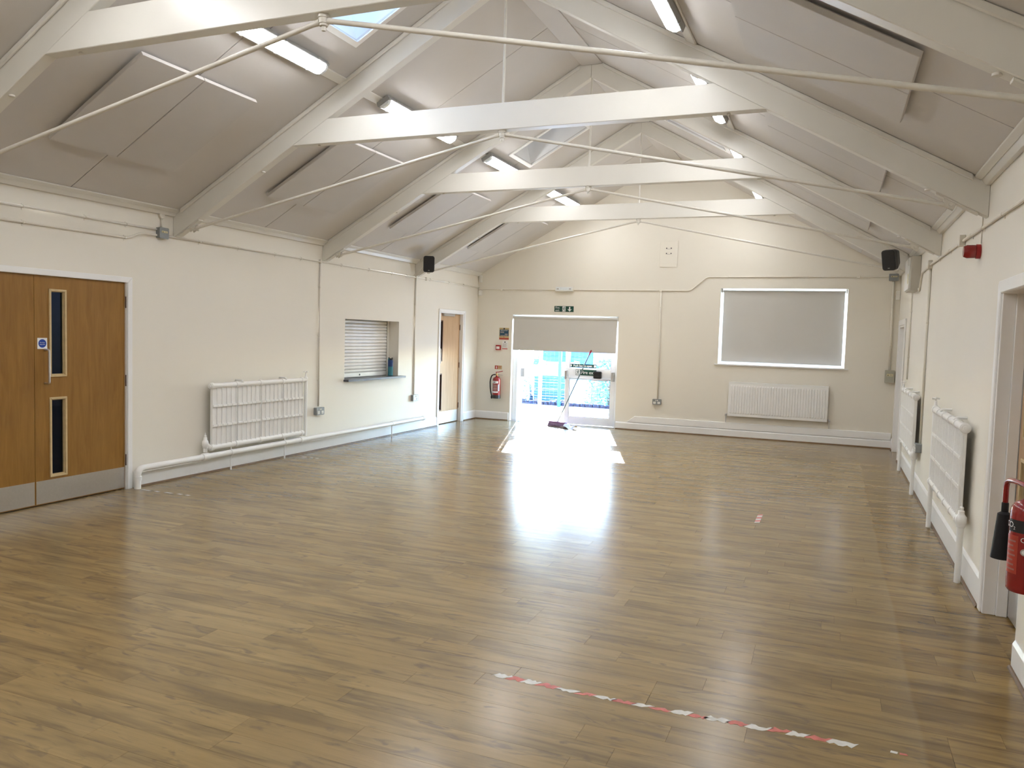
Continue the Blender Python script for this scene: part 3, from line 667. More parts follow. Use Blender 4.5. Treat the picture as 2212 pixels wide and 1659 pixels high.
# door_4: near right, recessed
d4 = thing('door_4', (W, D4[1], 0), 'right', kind='structure', label='recessed glazed door in a white frame behind the red extinguisher')
w4 = D4[1]-D4[0]
frame_ring(MB(), -0.092, w4-0.0005, 0.0, D4H+0.062, 0.078, 0.0008, 0.024, 'lt').build('architrave', M['white'], d4, bev=0.006)
f = MB(); f.box(-0.010, 0.012, 0, D4H-0.001, -0.060, 0.012); f.box(0.0005, 0.026, 0, D4H-0.001, -0.12, -0.060); f.box(w4-0.012, w4-0.0005, 0, D4H-0.001, -0.12, -0.001)
f.box(0.012, w4-0.012, D4H-0.020, D4H-0.001, -0.12, 0.008); f.build('door_lining', M['white'], d4, bev=0.003)
hs = [(0.15, 0.36, 1.12, 1.80), (0.15, 0.36, 0.32, 0.98)]
lf = leaf_mesh(0.030, w4-0.014, 0.012, D4H-0.024, -0.166, -0.122, hs).build('door_leaf', M['oak2'], d4)
for a in hs: vision(lf, a[0]-0.014, a[1]+0.014, a[2]-0.014, a[3]+0.014, 0.044, -0.122, M['bead_wood'], M['dark_glass'])
MB().box(0.034, w4-0.02, 0.016, 0.23, -0.1218, -0.1198).build('kick_plate', M['steel'], lf)
sg = thing('fire_door_sign', (W+0.1215, D4[1]-0.115, 1.40), 'right', 'small plate with a blue disc on the recessed door at the right edge', 'sign')
MB().box(-0.046, 0.046, -0.048, 0.048, 0, 0.0022).build('plate', M['sign_white'], sg); MB().prism(circ(0.037, 28), (0.0022, 0.0030)).build('disc', M['sign_blue'], sg)
text('lettering', 'Fire door', 0.0125, (0, 0.0075, 0.0034), M['sign_white'], sg, 0.0006); text('lettering', 'keep shut', 0.0125, (0, -0.0085, 0.0034), M['sign_white'], sg, 0.0006)
# door_5: far right white door
d5 = thing('door_5', (W, D5[1], 0), 'right', kind='structure', label='white flush door in a white frame at the far end of the right wall')
w5 = D5[1]-D5[0]
frame_ring(MB(), -0.085, w5+0.085, -0.085, D5H+0.085, 0.085, 0.0008, 0.022, 'lrt').build('architrave', M['white'], d5, bev=0.006)
f = MB(); f.box(0.0005, 0.028, 0, D5H-0.001, -0.14, 0.008); f.box(w5-0.028, w5-0.0005, 0, D5H-0.001, -0.14, 0.008); f.box(0.028, w5-0.028, D5H-0.028, D5H-0.001, -0.14, 0.008); f.build('door_lining', M['white'], d5, bev=0.003)
lf = MB().box(0.030, w5-0.030, 0.010, D5H-0.030, -0.13, -0.09).build('door_leaf', M['white'], d5)
MB().tube(arc_path([(w5-0.10, 1.0, -0.0895), (w5-0.10, 1.0, -0.045), (w5-0.21, 1.0, -0.045)], 0.012, 4), 0.008, 8).build('lever_handle', M['steel'], lf)

# door_3: glazed aluminium fire exit, left leaf standing open outwards
d3 = thing('door_3', (D3[0], YE, 0), 'end', kind='structure', label='white glazed fire exit doors, the left leaf open to the sunlit yard')
w3 = D3[1]-D3[0]; ZF = -0.10     # the frame is set back in the opening
f = MB(); f.box(0.0008, 0.095, 0.0045, D3H-0.001, ZF-0.07, ZF+0.0); f.box(w3-0.060, w3-0.0008, 0.0045, D3H-0.001, ZF-0.07, ZF); f.box(0.095, w3-0.060, D3H-0.075, D3H-0.001, ZF-0.07, ZF)
f.build('outer_frame', M['upvc'], d3, bev=0.004)
def glazed_leaf(wd):
    """local: x from the hinge, y up, z towards the room"""
    lf = MB(); h = 1.94; st = 0.082
    lf.box(0, st, 0, h, -0.045, 0); lf.box(wd-st, wd, 0, h, -0.045, 0); lf.box(st, wd-st, 0, 0.145, -0.045, 0); lf.box(st, wd-st, h-0.09, h, -0.045, 0); lf.box(st, wd-st, 0.852, 1.045, -0.045, 0.002)
    L_ = lf.build('door_leaf', M['upvc'], d3, bev=0.003)
    for y0, y1 in ((0.145, 0.852), (1.045, h-0.09)):
        MB().box(st-0.006, wd-st+0.006, y0-0.006, y1+0.006, -0.026, -0.020).build('pane', M['glass'], L_)
        frame_ring(MB(), st, wd-st, y0, y1, 0.010, -0.016, -0.006).build('gasket', M['grey_metal'], L_)
    pb = MB(); pb.tube([(0.06, 0.865, 0.060), (wd-0.06, 0.865, 0.060)], 0.013, 10)
    for xx in (0.030, wd-0.030): pb.box(xx-0.022, xx+0.022, 0.835, 1.005, 0.0005, 0.075)
    pb.box(wd*0.55, wd-0.11, 0.835, 0.870, 0.003, 0.050)
    pb.build('push_bar', M['alu'], L_, bev=0.004); return L_
LW = (w3-0.155)/2 - 0.004
rl = glazed_leaf(LW); rl.matrix_basis = Matrix.Translation((w3-0.060-0.002, 0.008, ZF-0.062)) @ Matrix.Rotation(PI, 4, 'Y') @ Matrix.Translation((0, 0, 0)) if False else Matrix.Translation((w3-0.062-LW, 0.008, ZF-0.012))
ll = glazed_leaf(LW); ll.matrix_basis = Matrix.Translation((0.135, 0.008, ZF-0.075)) @ Matrix.Rotation(math.radians(84), 4, 'Y')
sg = thing('fire_exit_sign', (D3[0]+w3-0.062-LW+0.405, YE-ZF+0.0095, 0.955+0.028), 'end', 'dark green Fire exit sign on the closed glazed door leaf', 'sign')
sg.matrix_world.translation.y = YE - ZF + 0.009
MB().box(-0.20, 0.20, -0.052, 0.052, 0, 0.003).build('plate', M['sign_green'], sg)
text('lettering', 'Fire exit', 0.085, (0.045, 0.0, 0.0036), M['sign_white'], sg, 0.001, font_bold=0.0008)
def running_man(parent, x, y, s, z):
    mb = MB(); z1 = z+0.0009
    mb.prism(circ(0.085*s, 12, x+0.10*s, y+0.40*s), (z, z1))
    for p in ([(-0.06, 0.30), (0.12, 0.28), (0.10, -0.05), (-0.08, -0.05)], [(-0.08, -0.05), (0.02, -0.06), (-0.14, -0.28), (-0.36, -0.34), (-0.36, -0.26), (-0.20, -0.21)], [(0.0, -0.05), (0.10, -0.05), (0.24, -0.24), (0.20, -0.46), (0.12, -0.46), (0.14, -0.26)],
              [(0.10, 0.26), (0.14, 0.18), (0.24, 0.10), (0.36, 0.16), (0.34, 0.22), (0.24, 0.18)], [(-0.06, 0.30), (-0.02, 0.24), (-0.18, 0.18), (-0.26, 0.04), (-0.33, 0.07), (-0.22, 0.24)]):
        mb.prism([(x+a*s, y+b*s) for a, b in p], (z, z1))
    return mb.build('running_figure', M['sign_white'], parent)
bt = MB(); bt.box(-0.195, -0.115, -0.045, 0.045, 0.003, 0.0036); bt.build('doorway_symbol', M['sign_white'], sg)
bx = running_man(sg, -0.155, 0.0, 0.085, 0.0036); bx.data.materials.clear(); bx.data.materials.append(M['sign_green'])
sg = thing('push_bar_sign', (D3[0]+w3-0.062-LW+0.33, YE-ZF+0.034, 1.105), 'end', 'long green strip reading Push bar to open on the closed door glass', 'sign')
MB().box(-0.265, 0.265, -0.033, 0.033, 0, 0.0016).build('strip', M['sign_green'], sg)
text('lettering', 'Push bar to open', 0.052, (0, 0, 0.0022), M['sign_white'], sg, 0.001, font_bold=0.001)
for s in (-1, 1):
    MB().prism(circ(0.024, 14, s*0.236, 0), (0.0016, 0.0022)).build('symbol', M['sign_white'], sg)
o = MB(); o.prism(rrect(0.145, 0.13, 0.02), (0, 0.055)); o.box(-0.055, 0.055, -0.048, -0.020, 0.055, 0.062)
solo(o, 'door_latch_box', (D3[0]+w3-0.062-LW+0.635, YE-ZF+0.009, 0.952), 'end', M['black'], 'black boxy lock over the end of the Fire exit sign on the glazed door', 'lock', bev=0.006)

# ------------------------------------------------------------------ window, its sill and the two roller blinds
win = thing('window_1', (WIN[0], YE, WIN[2]), 'end', kind='structure', label='wide window behind a lowered beige roller blind')
ww, wh = WIN[1]-WIN[0], WIN[3]-WIN[2]
f = frame_ring(MB(), 0.0008, ww-0.0008, 0.0008, wh-0.0008, 0.06, -0.27, -0.21); f.box(ww/2-0.03, ww/2+0.03, 0.06, wh-0.06, -0.27, -0.21); f.build('window_frame', M['upvc'], win, bev=0.004)
for a0, a1 in ((0.06, ww/2-0.03), (ww/2+0.03, ww-0.06)): MB().box(a0-0.006, a1+0.006, 0.054, wh-0.054, -0.245, -0.239).build('pane', M['obscure'], win)
MB().box(-0.055, ww+0.062, -0.022, -0.0006, 0.0006, 0.030).build('window_sill', M['white'], win, bev=0.004)
MB().box(0.0008, ww-0.0008, -0.0005, 0.002, -0.205, 0.030).build('window_board', M['white'], win)
bl = thing('roller_blind', ((WIN[0]+WIN[1])/2, YE, WIN[3]-0.045), 'end', 'beige roller blind drawn down over the wide window', 'blind', 'beige roller blinds on the end wall')
hw = ww/2-0.042
MB().tube([(-hw-0.012, 0.0, -0.105), (hw+0.012, 0.0, -0.105)], 0.019, 14).build('roller_tube', M['blind'], bl)
MB().box(-hw, hw, -(WIN[3]-WIN[2])+0.095, 0.0, -0.089, -0.0875).build('fabric', M['blind'], bl)
MB().box(-hw, hw, -(WIN[3]-WIN[2])+0.082, -(WIN[3]-WIN[2])+0.104, -0.093, -0.083).build('bottom_bar', M['blind'], bl, bev=0.003)
for s in (-1, 1): MB().box(s*(hw+0.026)-0.010, s*(hw+0.026)+0.010, -0.028, 0.043, -0.135, -0.075).build('bracket', M['pvc'], bl, bev=0.003)
bl = thing('roller_blind', ((D3[0]+D3[1])/2, YE, D3H-0.055), 'end', 'beige roller blind pulled part way down over the glazed fire exit', 'blind', 'beige roller blinds on the end wall')
hw = w3/2-0.030
MB().tube([(-hw-0.012, 0.0, -0.020), (hw+0.012, 0.0, -0.020)], 0.026, 14).build('roller_tube', M['blind'], bl)
fab = MB(); n = 8; drop = 0.605
for i in range(n):
    a, b = i/n, (i+1)/n
    def zz(q): return -0.012 + 0.024*q**1.5
    fab.hexa([(-hw, -drop*a, zz(a)), (hw, -drop*a, zz(a)), (hw, -drop*a, zz(a)+0.0014), (-hw, -drop*a, zz(a)+0.0014), (-hw, -drop*b, zz(b)), (hw, -drop*b, zz(b)), (hw, -drop*b, zz(b)+0.0014), (-hw, -drop*b, zz(b)+0.0014)])
fab.build('fabric', M['blind'], bl)
MB().box(-hw, hw, -drop-0.012, -drop+0.012, 0.007, 0.018).build('bottom_bar', M['blind'], bl, bev=0.003)
for s in (-1, 1): MB().box(s*(hw+0.020)-0.007, s*(hw+0.020)+0.007, -0.035, 0.053, -0.050, 0.010).build('bracket', M['pvc'], bl, bev=0.003)

# ------------------------------------------------------------------ serving hatch with roller shutter
sh = thing('roller_shutter', (0, HATCH[0], HATCH[2]), 'left', 'white roller shutter of horizontal slats closing the serving hatch', 'shutter')
hwid, hh = HATCH[1]-HATCH[0], HATCH[3]-HATCH[2]; ZS = -0.205
ns = 16; bot = 0.075; ph = (hh-bot-0.004)/ns
slat_me = MB().prism([(ZS-0.010, 0.0), (ZS-0.004, 0.0015), (ZS+0.006, ph*0.22), (ZS+0.009, ph*0.5), (ZS+0.006, ph*0.78), (ZS-0.004, ph-0.003), (ZS-0.010, ph-0.001)], (0.030, hwid-0.030), 'x', smooth=False)
slat_me.v = [(x, z, y) for x, y, z in slat_me.v]; sm_ = slat_me.mesh('slat', M['shutter'])
for i in range(ns):
    o = bpy.data.objects.new('slat', sm_); C.objects.link(o); o.parent = sh; o.location = (0, bot+i*ph, 0)
MB().box(0.030, hwid-0.030, 0.0105, bot-0.001, ZS-0.008, ZS+0.010).build('bottom_rail', M['shutter'], sh, bev=0.003)
lk = MB().lathe([(0.013, 0), (0.013, 0.006), (0.006, 0.007)], (hwid*0.46, 0.042, ZS+0.010), 'z', 14).build('lock', M['ink'], sh)
for a0, a1 in ((0.001, 0.045), (hwid-0.045, hwid-0.001)): MB().box(a0, a1, 0.006, hh-0.001, ZS+0.011, ZS+0.030).build('guide_rail', M['timber'], sh, bev=0.002)
MB().box(0.001, hwid-0.001, 0.006, hh-0.001, ZS-0.045, ZS-0.040).build('back_sheet', M['void'], sh)
wt = MB().box(-0.02, hwid+0.105, -0.026, -0.0005, 0.0008, 0.085); wt.box(0.001, hwid-0.001, -0.0004, 0.005, -0.24, 0.085)
wt.v = [(x, min(y, 0.005), z) for x, y, z in wt.v]
solo(MB().prism(rrect(hwid+0.125, 0.031, 0.012), (0.0008, 0.085)), 'hatch_counter', (0, HATCH[0]+hwid/2+0.043, HATCH[2]-0.0095), 'left', M['worktop'], 'slate coloured counter edge below the white roller shutter', 'counter')
o = MB().box(0.001, hwid-0.001, 0.0005, 0.006, -0.23, 0.0005).build('trim_hatch_board', M['worktop']); o.matrix_world = Matrix.Translation((0, HATCH[0], HATCH[2])) @ FR['left'].to_4x4(); o['kind'] = 'structure'
bo = thing('drink_bottle', (-0.085, 10.115, HATCH[2]+0.0065), label='tall teal bottle with dark blue top standing on the hatch counter', cat='bottle')
MB().lathe([(0.034, 0), (0.040, 0.004), (0.040, 0.13), (0.0395, 0.145)], seg=20).build('body', M['bottle_low'], bo); MB().lathe([(0.0405, 0.145), (0.041, 0.15), (0.041, 0.235), (0.034, 0.25)], seg=20).build('sleeve', M['bottle_top'], bo)
cap = MB(); cap.lathe([(0.036, 0.2505), (0.037, 0.255), (0.037, 0.272), (0.028, 0.276)], seg=20)
for s in (-1, 1): cap.box(s*0.030-0.007, s*0.030+0.007, -0.008, 0.008, 0.270, 0.288)
cap.build('lid', M['black'], bo); MB().tube(arc_path([(0.0, -0.036, 0.262), (0.0, -0.062, 0.27), (0.0, -0.075, 0.245)], 0.01), 0.006, 8).build('spout', M['bottle_low'], bo)
ky = thing('key_bunch', (-0.03, 9.80, HATCH[2]+0.0065), label='small bunch of keys lying on the hatch counter', cat='keys')
MB().tube([(0.018*math.cos(a), 0.018*math.sin(a), 0.002) for a in [2*PI*i/14 for i in range(15)]], 0.0016, 6, False).build('ring', M['steel'], ky)
for i, (dx, dy, an) in enumerate(((0.02, 0.03, 0.4), (-0.01, 0.045, 1.3), (0.01, -0.05, -1.2), (0.03, -0.02, -0.3))):
    kk = MB(); kk.prism(circ(0.012, 12), (0, 0.0022)); kk.box(0.010, 0.050, -0.004, 0.004, 0, 0.0022)
    kb = kk.build('key', M['steel'], ky); kb.location = (dx, dy, 0.001+0.0024*i); kb.rotation_euler = (0, 0, an)

# ------------------------------------------------------------------ cast column-panel radiators and pipes
def cast_radiator(label, frame, at, L_, b0, b1, nsec, off, flip=False):
    """x along the wall from the radiator's first end, y up (b0..b1), off = distance of the header axis from the wall"""
    t = thing('cast_radiator', at, frame, label, 'radiator', 'white cast iron wall radiators')
    hr = 0.030; sw = L_/nsec
    for i in range(nsec):
        x0, x1 = i*sw+0.007, (i+1)*sw-0.007; s = MB()
        y0, y1 = b0+hr*0.7, b1-hr*0.7; zf = off+0.020
        s.box(x0, x1, y0, y1, off-0.014, off+0.006)
        nf = 5; rb = 0.013; pit = (x1-x0-rb)/nf
        for k in range(nf+1):
            xr = x0+k*pit; s.prism([(xr, off+0.006), (xr+rb, off+0.006), (xr+rb-0.003, zf), (xr+0.003, zf)], (y0, y1), 'y') if False else s.hexa([(xr, y0, off+0.006), (xr+rb, y0, off+0.006), (xr+rb, y1, off+0.006), (xr, y1, off+0.006), (xr+0.003, y0, zf), (xr+rb-0.003, y0, zf), (xr+rb-0.003, y1, zf), (xr+0.003, y1, zf)])
        for q in (0.355, 0.665):
            yb = y0+(y1-y0)*q
            for k in range(nf): s.box(x0+k*pit+rb, x0+(k+1)*pit, yb-0.013, yb+0.013, off+0.006, zf+0.004)
        s.build('section', M['rad'], t, bev=0.0025)
    for nm, y in (('top_header', b1-hr), ('bottom_header', b0+hr)):
        h = MB().tube([(-0.012, y, off), (L_+0.012, y, off)], hr, 14)
        for i in range(nsec+1): h.lathe([(hr, -0.022), (hr+0.007, -0.019), (hr+0.007, 0.019), (hr, 0.022)], (min(max(i*sw, 0.02), L_-0.02), y, off), 'x', 14)
        for e in (-0.012, L_+0.012): h.lathe([(0.018, -0.012), (0.018, 0.012)], (e, y, off), 'x', 6)
        h.build(nm, M['rad'], t)
    for q in (0.30, 0.78):
        MB().tube(arc_path([(L_*q, b1+0.014, 0.001), (L_*q, b1+0.014, off+0.01), (L_*q, b1-0.008, off+0.026)], 0.012), 0.010, 8).build('hook_bracket', M['rad'], t)
    return t
def valve_wheel(t, x, y, z):
    MB().lathe([(0.024, 0), (0.026, 0.02), (0.014, 0.035), (0.010, 0.06), (0.012, 0.068), (0.008, 0.072), (0.008, 0.088)], (x, y, z), 'y', 12).build('valve_body', M['rad'], t)
    w = MB().tube([(x-0.042, y+0.095, z), (x, y+0.098, z), (x+0.042, y+0.095, z)], [0.007, 0.011, 0.007], 8); w.tube([(x, y+0.095, z-0.03), (x, y+0.095, z+0.03)], 0.008, 8); w.build('tap_handle', M['rad'], t)
def lockshield(t, x, y, z):
    MB().lathe([(0.022, -0.095), (0.024, -0.05), (0.030, -0.045), (0.030, -0.028), (0.036, -0.020), (0.036, 0.022), (0.028, 0.032), (0.020, 0.045), (0.020, 0.065), (0.014, 0.070), (0.014, 0.090), (0.006, 0.098), (0.005, 0.12)], (x, y, z), 'y', 12).build('lockshield_valve', M['rad'], t)
OFF_L = 0.085
rl_ = cast_radiator('white cast radiator of four ribbed sections on the left wall beyond the double doors', 'left', (0, 6.045, 0), 1.62, 0.262, 1.005, 4, OFF_L)
lockshield(rl_, -0.075, 0.345, OFF_L); MB().tube([(-0.05, 0.335, OFF_L), (-0.03, 0.310, OFF_L), (-0.005, 0.293, OFF_L)], 0.024, 12).build('union', M['rad'], rl_)
MB().tube([(1.685, 0.2435, OFF_L), (1.685, 0.985, OFF_L)], 0.021, 12).build('riser_pipe', M['rad'], rl_); MB().tube([(1.63, 0.975, OFF_L), (1.69, 0.975, OFF_L)], 0.024, 12).build('union', M['rad'], rl_)
valve_wheel(rl_, 1.685, 0.985, OFF_L)
pipe = thing('heating_pipe', (0, 5.05, 0), 'left', 'thick white heating pipe running low along the left wall', 'pipe')
PR = 0.032
MB().tube(arc_path([(0.045-0.03, 0.0005, OFF_L), (0.045-0.03, 0.20, OFF_L), (5.89, 0.20, OFF_L)], 0.075, 8), PR, 16).build('main_run', M['rad'], pipe)
MB().lathe([(PR+0.007, -0.02), (PR+0.007, 0.02)], (0.015, 0.105, OFF_L), 'y', 16).build('collar', M['rad'], pipe); MB().lathe([(PR+0.006, -0.05), (PR+0.006, 0.0), (0.022, 0.006), (0.020, 0.045)], (5.89, 0.20, OFF_L), 'x', 16).build('end_plug', M['rad'], pipe)
for x in (0.92, 2.615): MB().lathe([(PR+0.008, -0.045), (PR+0.010, -0.035), (PR+0.010, 0.035), (PR+0.008, 0.045)], (x, 0.20, OFF_L), 'x', 16).build('tee', M['rad'], pipe)
for x in (1.32, 2.27, 4.86):
    st = MB().tube([(x, 0.0005, OFF_L), (x, 0.168, OFF_L)], 0.009, 8); st.lathe([(PR+0.005, -0.014), (PR+0.005, 0.014)], (x, 0.20, OFF_L), 'x', 16)
    if x < 3: st.tube([(x, 0.232, OFF_L), (x, 0.262, OFF_L)], 0.009, 8)
    st.build('support', M['rad'], pipe)
OFF_R = 0.062
for lab, ya, yb in (('white cast radiator on the right wall nearest the red extinguisher', 5.50, 7.25), ('white cast radiator on the right wall close to the far door', 8.98, 10.73)):
    r_ = cast_radiator(lab, 'right', (W, yb, 0), yb-ya-0.05, 0.40, 1.105, 5, OFF_R)
    LR = yb-ya-0.05
    MB().tube([(-0.045, 0.0005, OFF_R), (-0.045, 1.08, OFF_R)], 0.020, 12).build('riser_pipe', M['rad'], r_); valve_wheel(r_, -0.045, 1.08, OFF_R); MB().tube([(-0.05, 1.075, OFF_R), (0.0, 1.075, OFF_R)], 0.023, 12).build('union', M['rad'], r_)
    lockshield(r_, LR+0.055, 0.44, OFF_R); MB().tube([(LR+0.0, 0.432, OFF_R), (LR+0.05, 0.432, OFF_R)], 0.023, 12).build('union', M['rad'], r_)
    MB().tube([(LR+0.055, 0.0005, OFF_R), (LR+0.055, 0.345, OFF_R)], 0.021, 12).build('foot_pipe', M['rad'], r_)
# modern convector panel under the window
pr_ = thing('panel_radiator', (4.79, YE, 0), 'end', 'white convector panel radiator under the blinded window', 'radiator')
PLn, p0, p1, zo = 1.575, 0.368, 0.942, 0.085
face = MB(); ncol = 36; cw = (PLn-0.05)/ncol
face.box(0.0, PLn, p0, p1, zo-0.03, zo)
for i in range(ncol):
    x = 0.025+i*cw; face.hexa([(x+0.004, p0+0.045, zo), (x+cw-0.010, p0+0.045, zo), (x+cw-0.010, p1-0.045, zo), (x+0.004, p1-0.045, zo), (x+0.010, p0+0.06, zo+0.011), (x+cw-0.016, p0+0.06, zo+0.011), (x+cw-0.016, p1-0.06, zo+0.011), (x+0.010, p1-0.06, zo+0.011)])
face.build('fluted_panel', M['rad'], pr_, bev=0.002)
g = MB(); g.box(0.002, PLn-0.002, p1+0.0005, p1+0.012, 0.030, zo+0.002); g.build('top_grille', M['rad'], pr_, bev=0.002)
for x in (0.0, PLn): MB().box(x-0.004 if x == 0 else x+0.0005, x-0.0005 if x == 0 else x+0.004, p0+0.01, p1+0.01, 0.030, zo-0.002).build('side_panel', M['rad'], pr_)
for x in (0.3, PLn-0.3): MB().box(x-0.03, x+0.03, p0+0.05, p1-0.05, 0.001, 0.054).build('wall_bracket', M['pvc'], pr_)
for x, s in ((-0.035, 1), (PLn+0.035, -1)):
    v = MB().tube(arc_path([(x, 0.255, 0.045), (x, p0+0.035, 0.045), (x+s*0.032, p0+0.035, 0.045)], 0.01), 0.008, 8); v.lathe([(0.016, 0), (0.017, 0.03), (0.012, 0.036)], (x, p0-0.005, 0.045), 'y', 10); v.build('valve', M['steel'], pr_)

# ------------------------------------------------------------------ conduits, boxes and sockets
def conduit(label, frame, at, pts, r=0.0105, clips=(), group='painted conduits'):
    t = thing('conduit', at, frame, label, 'conduit', group)
    MB().tube(arc_path(pts, 0.05, 4), r, 8).build('tube', M['conduit'], t)
    for x, y, vert in clips:
        c = MB(); rc = min(r+0.003, pts[0][2]-0.0005)
        if vert: c.box(x-0.026, x+0.026, y-0.008, y+0.008, 0.0005, 0.004); c.lathe([(rc, -0.008), (rc, 0.008)], (x, y, pts[0][2]), 'y', 8)
        else: c.box(x-0.008, x+0.008, y-0.030, y+0.024, 0.0005, 0.004); c.lathe([(rc, -0.008), (rc, 0.008)], (x, y, pts[0][2]), 'x', 8)
        c.build('saddle', M['conduit'], t)
    return t
def tee_box(label, frame, at, r=0.032, c=0.028):
    solo(MB().lathe([(r, 0.0005), (r, c), (r-0.004, c+0.004)], (0, 0, 0), 'z', 18), 'conduit_box', at, frame, M['conduit'], label, 'junction box', 'round conduit boxes')
CZ = 0.014
conduit('upper conduit along the left wall over the double doors', 'left', (0, 0, 0), [(YB, 2.595, CZ), (5.365, 2.593, CZ)], clips=[(3.95, 2.595, 0), (4.55, 2.594, 0), (5.0, 2.594, 0)])
conduit('lower conduit over the double doors, kinked upward before the grey box', 'left', (0, 0, 0), [(YB, 2.46, CZ), (5.02, 2.463, CZ), (5.17, 2.532, CZ), (5.365, 2.535, CZ)], clips=[(3.95, 2.46, 0), (4.98, 2.463, 0)])
conduit('long conduit from the grey box to the far left corner', 'left', (0, 0, 0), [(5.485, 2.540, CZ), (YE-0.012, 2.530, CZ)], clips=[(y, 2.538, 0) for y in (5.95, 6.55, 7.2, 7.7, 8.6, 9.3, 9.95, 10.4, 11.2, 11.9, 12.5)])
conduit('short conduit down from the round box to the grey junction box', 'left', (0, 0, 0), [(5.425, 2.715, CZ), (5.425, 2.618, CZ)])
conduit('vertical conduit drop to the socket beside the left radiator', 'left', (0, 0, 0), [(8.104, 2.526, CZ), (8.104, 0.60, CZ)], clips=[(8.104, z, 1) for z in (2.2, 1.55, 0.95)])
conduit('vertical conduit drop to the socket right of the serving hatch', 'left', (0, 0, 0), [(10.70, 2.522, CZ), (10.70, 0.607, CZ)], 0.012, clips=[(10.70, z, 1) for z in (2.1, 1.5, 0.9)])
tee_box('round conduit box under the second truss foot, over the grey box', 'left', (0, 5.425, 2.742), 0.034)
tee_box('round conduit box where the left radiator drop begins', 'left', (0, 8.104, 2.538), 0.026); tee_box('round conduit box where the hatch-side drop begins', 'left', (0, 10.70, 2.536), 0.026); tee_box('round conduit box between the left loudspeaker and the corner', 'left', (0, 11.05, 2.536), 0.028)
conduit('conduit across the end wall, stepping up over the window', 'end', (0, YE, 0), [(0.012, 2.505, CZ), (4.06, 2.497, CZ), (4.33, 2.732, CZ), (7.17, 2.738, CZ)], clips=[(x, 2.50, 0) for x in (0.9, 2.45, 3.05)]+[(x, 2.735, 0) for x in (4.7, 5.55, 6.4)])
conduit('vertical conduit on the end wall down to the double socket', 'end', (0, YE, 0), [(3.545, 2.49, CZ), (3.562, 0.582, CZ)], 0.012, clips=[(3.548, 2.2, 1), (3.555, 1.5, 1), (3.56, 0.9, 1)])
conduit('thick conduit between the two grey boxes in the far right corner', 'end', (0, YE, 0), [(7.232, 2.668, CZ+0.004), (7.246, 1.258, CZ+0.004)], 0.016, clips=[(7.236, 2.25, 1), (7.242, 1.65, 1)])
tee_box('round conduit box above the door end of the end wall', 'end', (0.50, YE, 2.503), 0.028); tee_box('round conduit box at the top of the end wall drop', 'end', (3.545, YE, 2.497), 0.026); tee_box('round conduit box near the right end over the window', 'end', (6.72, YE, 2.737), 0.03)
def RW(pts): return [(-y, z, c) for y, z, c in pts]
long_run = conduit('long conduit sloping along the right wall below the roof', 'right', (W, 0, 0), RW([(YB+0.01, 2.43, CZ), (4.49, 2.455, CZ), (6.62, 2.498, CZ), (8.95, 2.524, CZ), (9.80, 2.512, CZ), (9.88, 2.45, CZ), (10.02, 2.30, CZ), (10.10, 2.345, CZ)]), 0.0115, clips=[(-y, z, 0) for y, z in ((4.2, 2.45), (5.0, 2.465), (5.7, 2.48), (6.2, 2.49), (7.4, 2.507), (8.2, 2.516))])
conduit('vertical conduit on the right wall between the two radiators', 'right', (W, 0, 0), RW([(8.92, 2.478, CZ), (8.89, 0.585, CZ)]), 0.0125, clips=[(-8.91, 1.9, 1), (-8.905, 1.4, 1), (-8.90, 0.9, 1)])
conduit('vertical conduit on the right wall down to the far radiator', 'right', (W, 0, 0), RW([(10.98, 2.76, CZ), (10.98, 1.20, CZ)]), clips=[(-10.98, 2.1, 1), (-10.98, 1.5, 1)])
for yb_, zb_ in ((6.62, 2.50), (8.92, 2.525)): MB().box(-yb_-0.035, -yb_+0.035, zb_-0.045, zb_+0.045, 0.0005, 0.045).build('junction_box', M['conduit'], long_run, bev=0.004)
conduit('thin cable dropping from the second truss to the red sounder', 'right', (W, 0, 0), RW([(5.80, 2.76, 0.006), (5.79, 2.378, 0.006)]), 0.004)
def metal_box(name, label, frame, at, w, h, d, mat, cat, lbl=True, group=None):
    t = thing(name, at, frame, label, cat, group)
    MB().prism(rrect(w, h, 0.008, 2), (0.0005, d*0.7)).build('back_box', mat, t); MB().prism(rrect(w+0.006, h+0.006, 0.010, 2), (d*0.7+0.0005, d)).build('cover', mat, t, bev=0.002)
    if lbl:
        l = MB().box(-w*0.30, w*0.36, h*0.02, h*0.20, d+0.0003, d+0.0014).build('label_strip', M['yellow'], t)
        MB().prism([(-w*0.24, h*0.05), (-w*0.10, h*0.05), (-w*0.17, h*0.17)], (d+0.0015, d+0.002)).build('warning_mark', M['ink'], l); MB().box(-0.02*w, w*0.30, h*0.08, h*0.14, d+0.0015, d+0.002).build('lettering', M['label_grey'], l)
    return t
metal_box('metal_junction_box', 'grey junction box by the second truss foot on the left wall', 'left', (0, 5.425, 2.562), 0.115, 0.105, 0.055, M['grey_metal'], 'junction box')
metal_box('metal_junction_box', 'grey junction box in the far right corner below the loudspeaker', 'end', (7.232, YE, 2.724), 0.135, 0.105, 0.055, M['grey_metal'], 'junction box')
metal_box('switch_box', 'grey green metal switch box low in the far right corner', 'end', (7.252, YE, 1.158), 0.135, 0.195, 0.07, M['olive_metal'], 'switch box').location
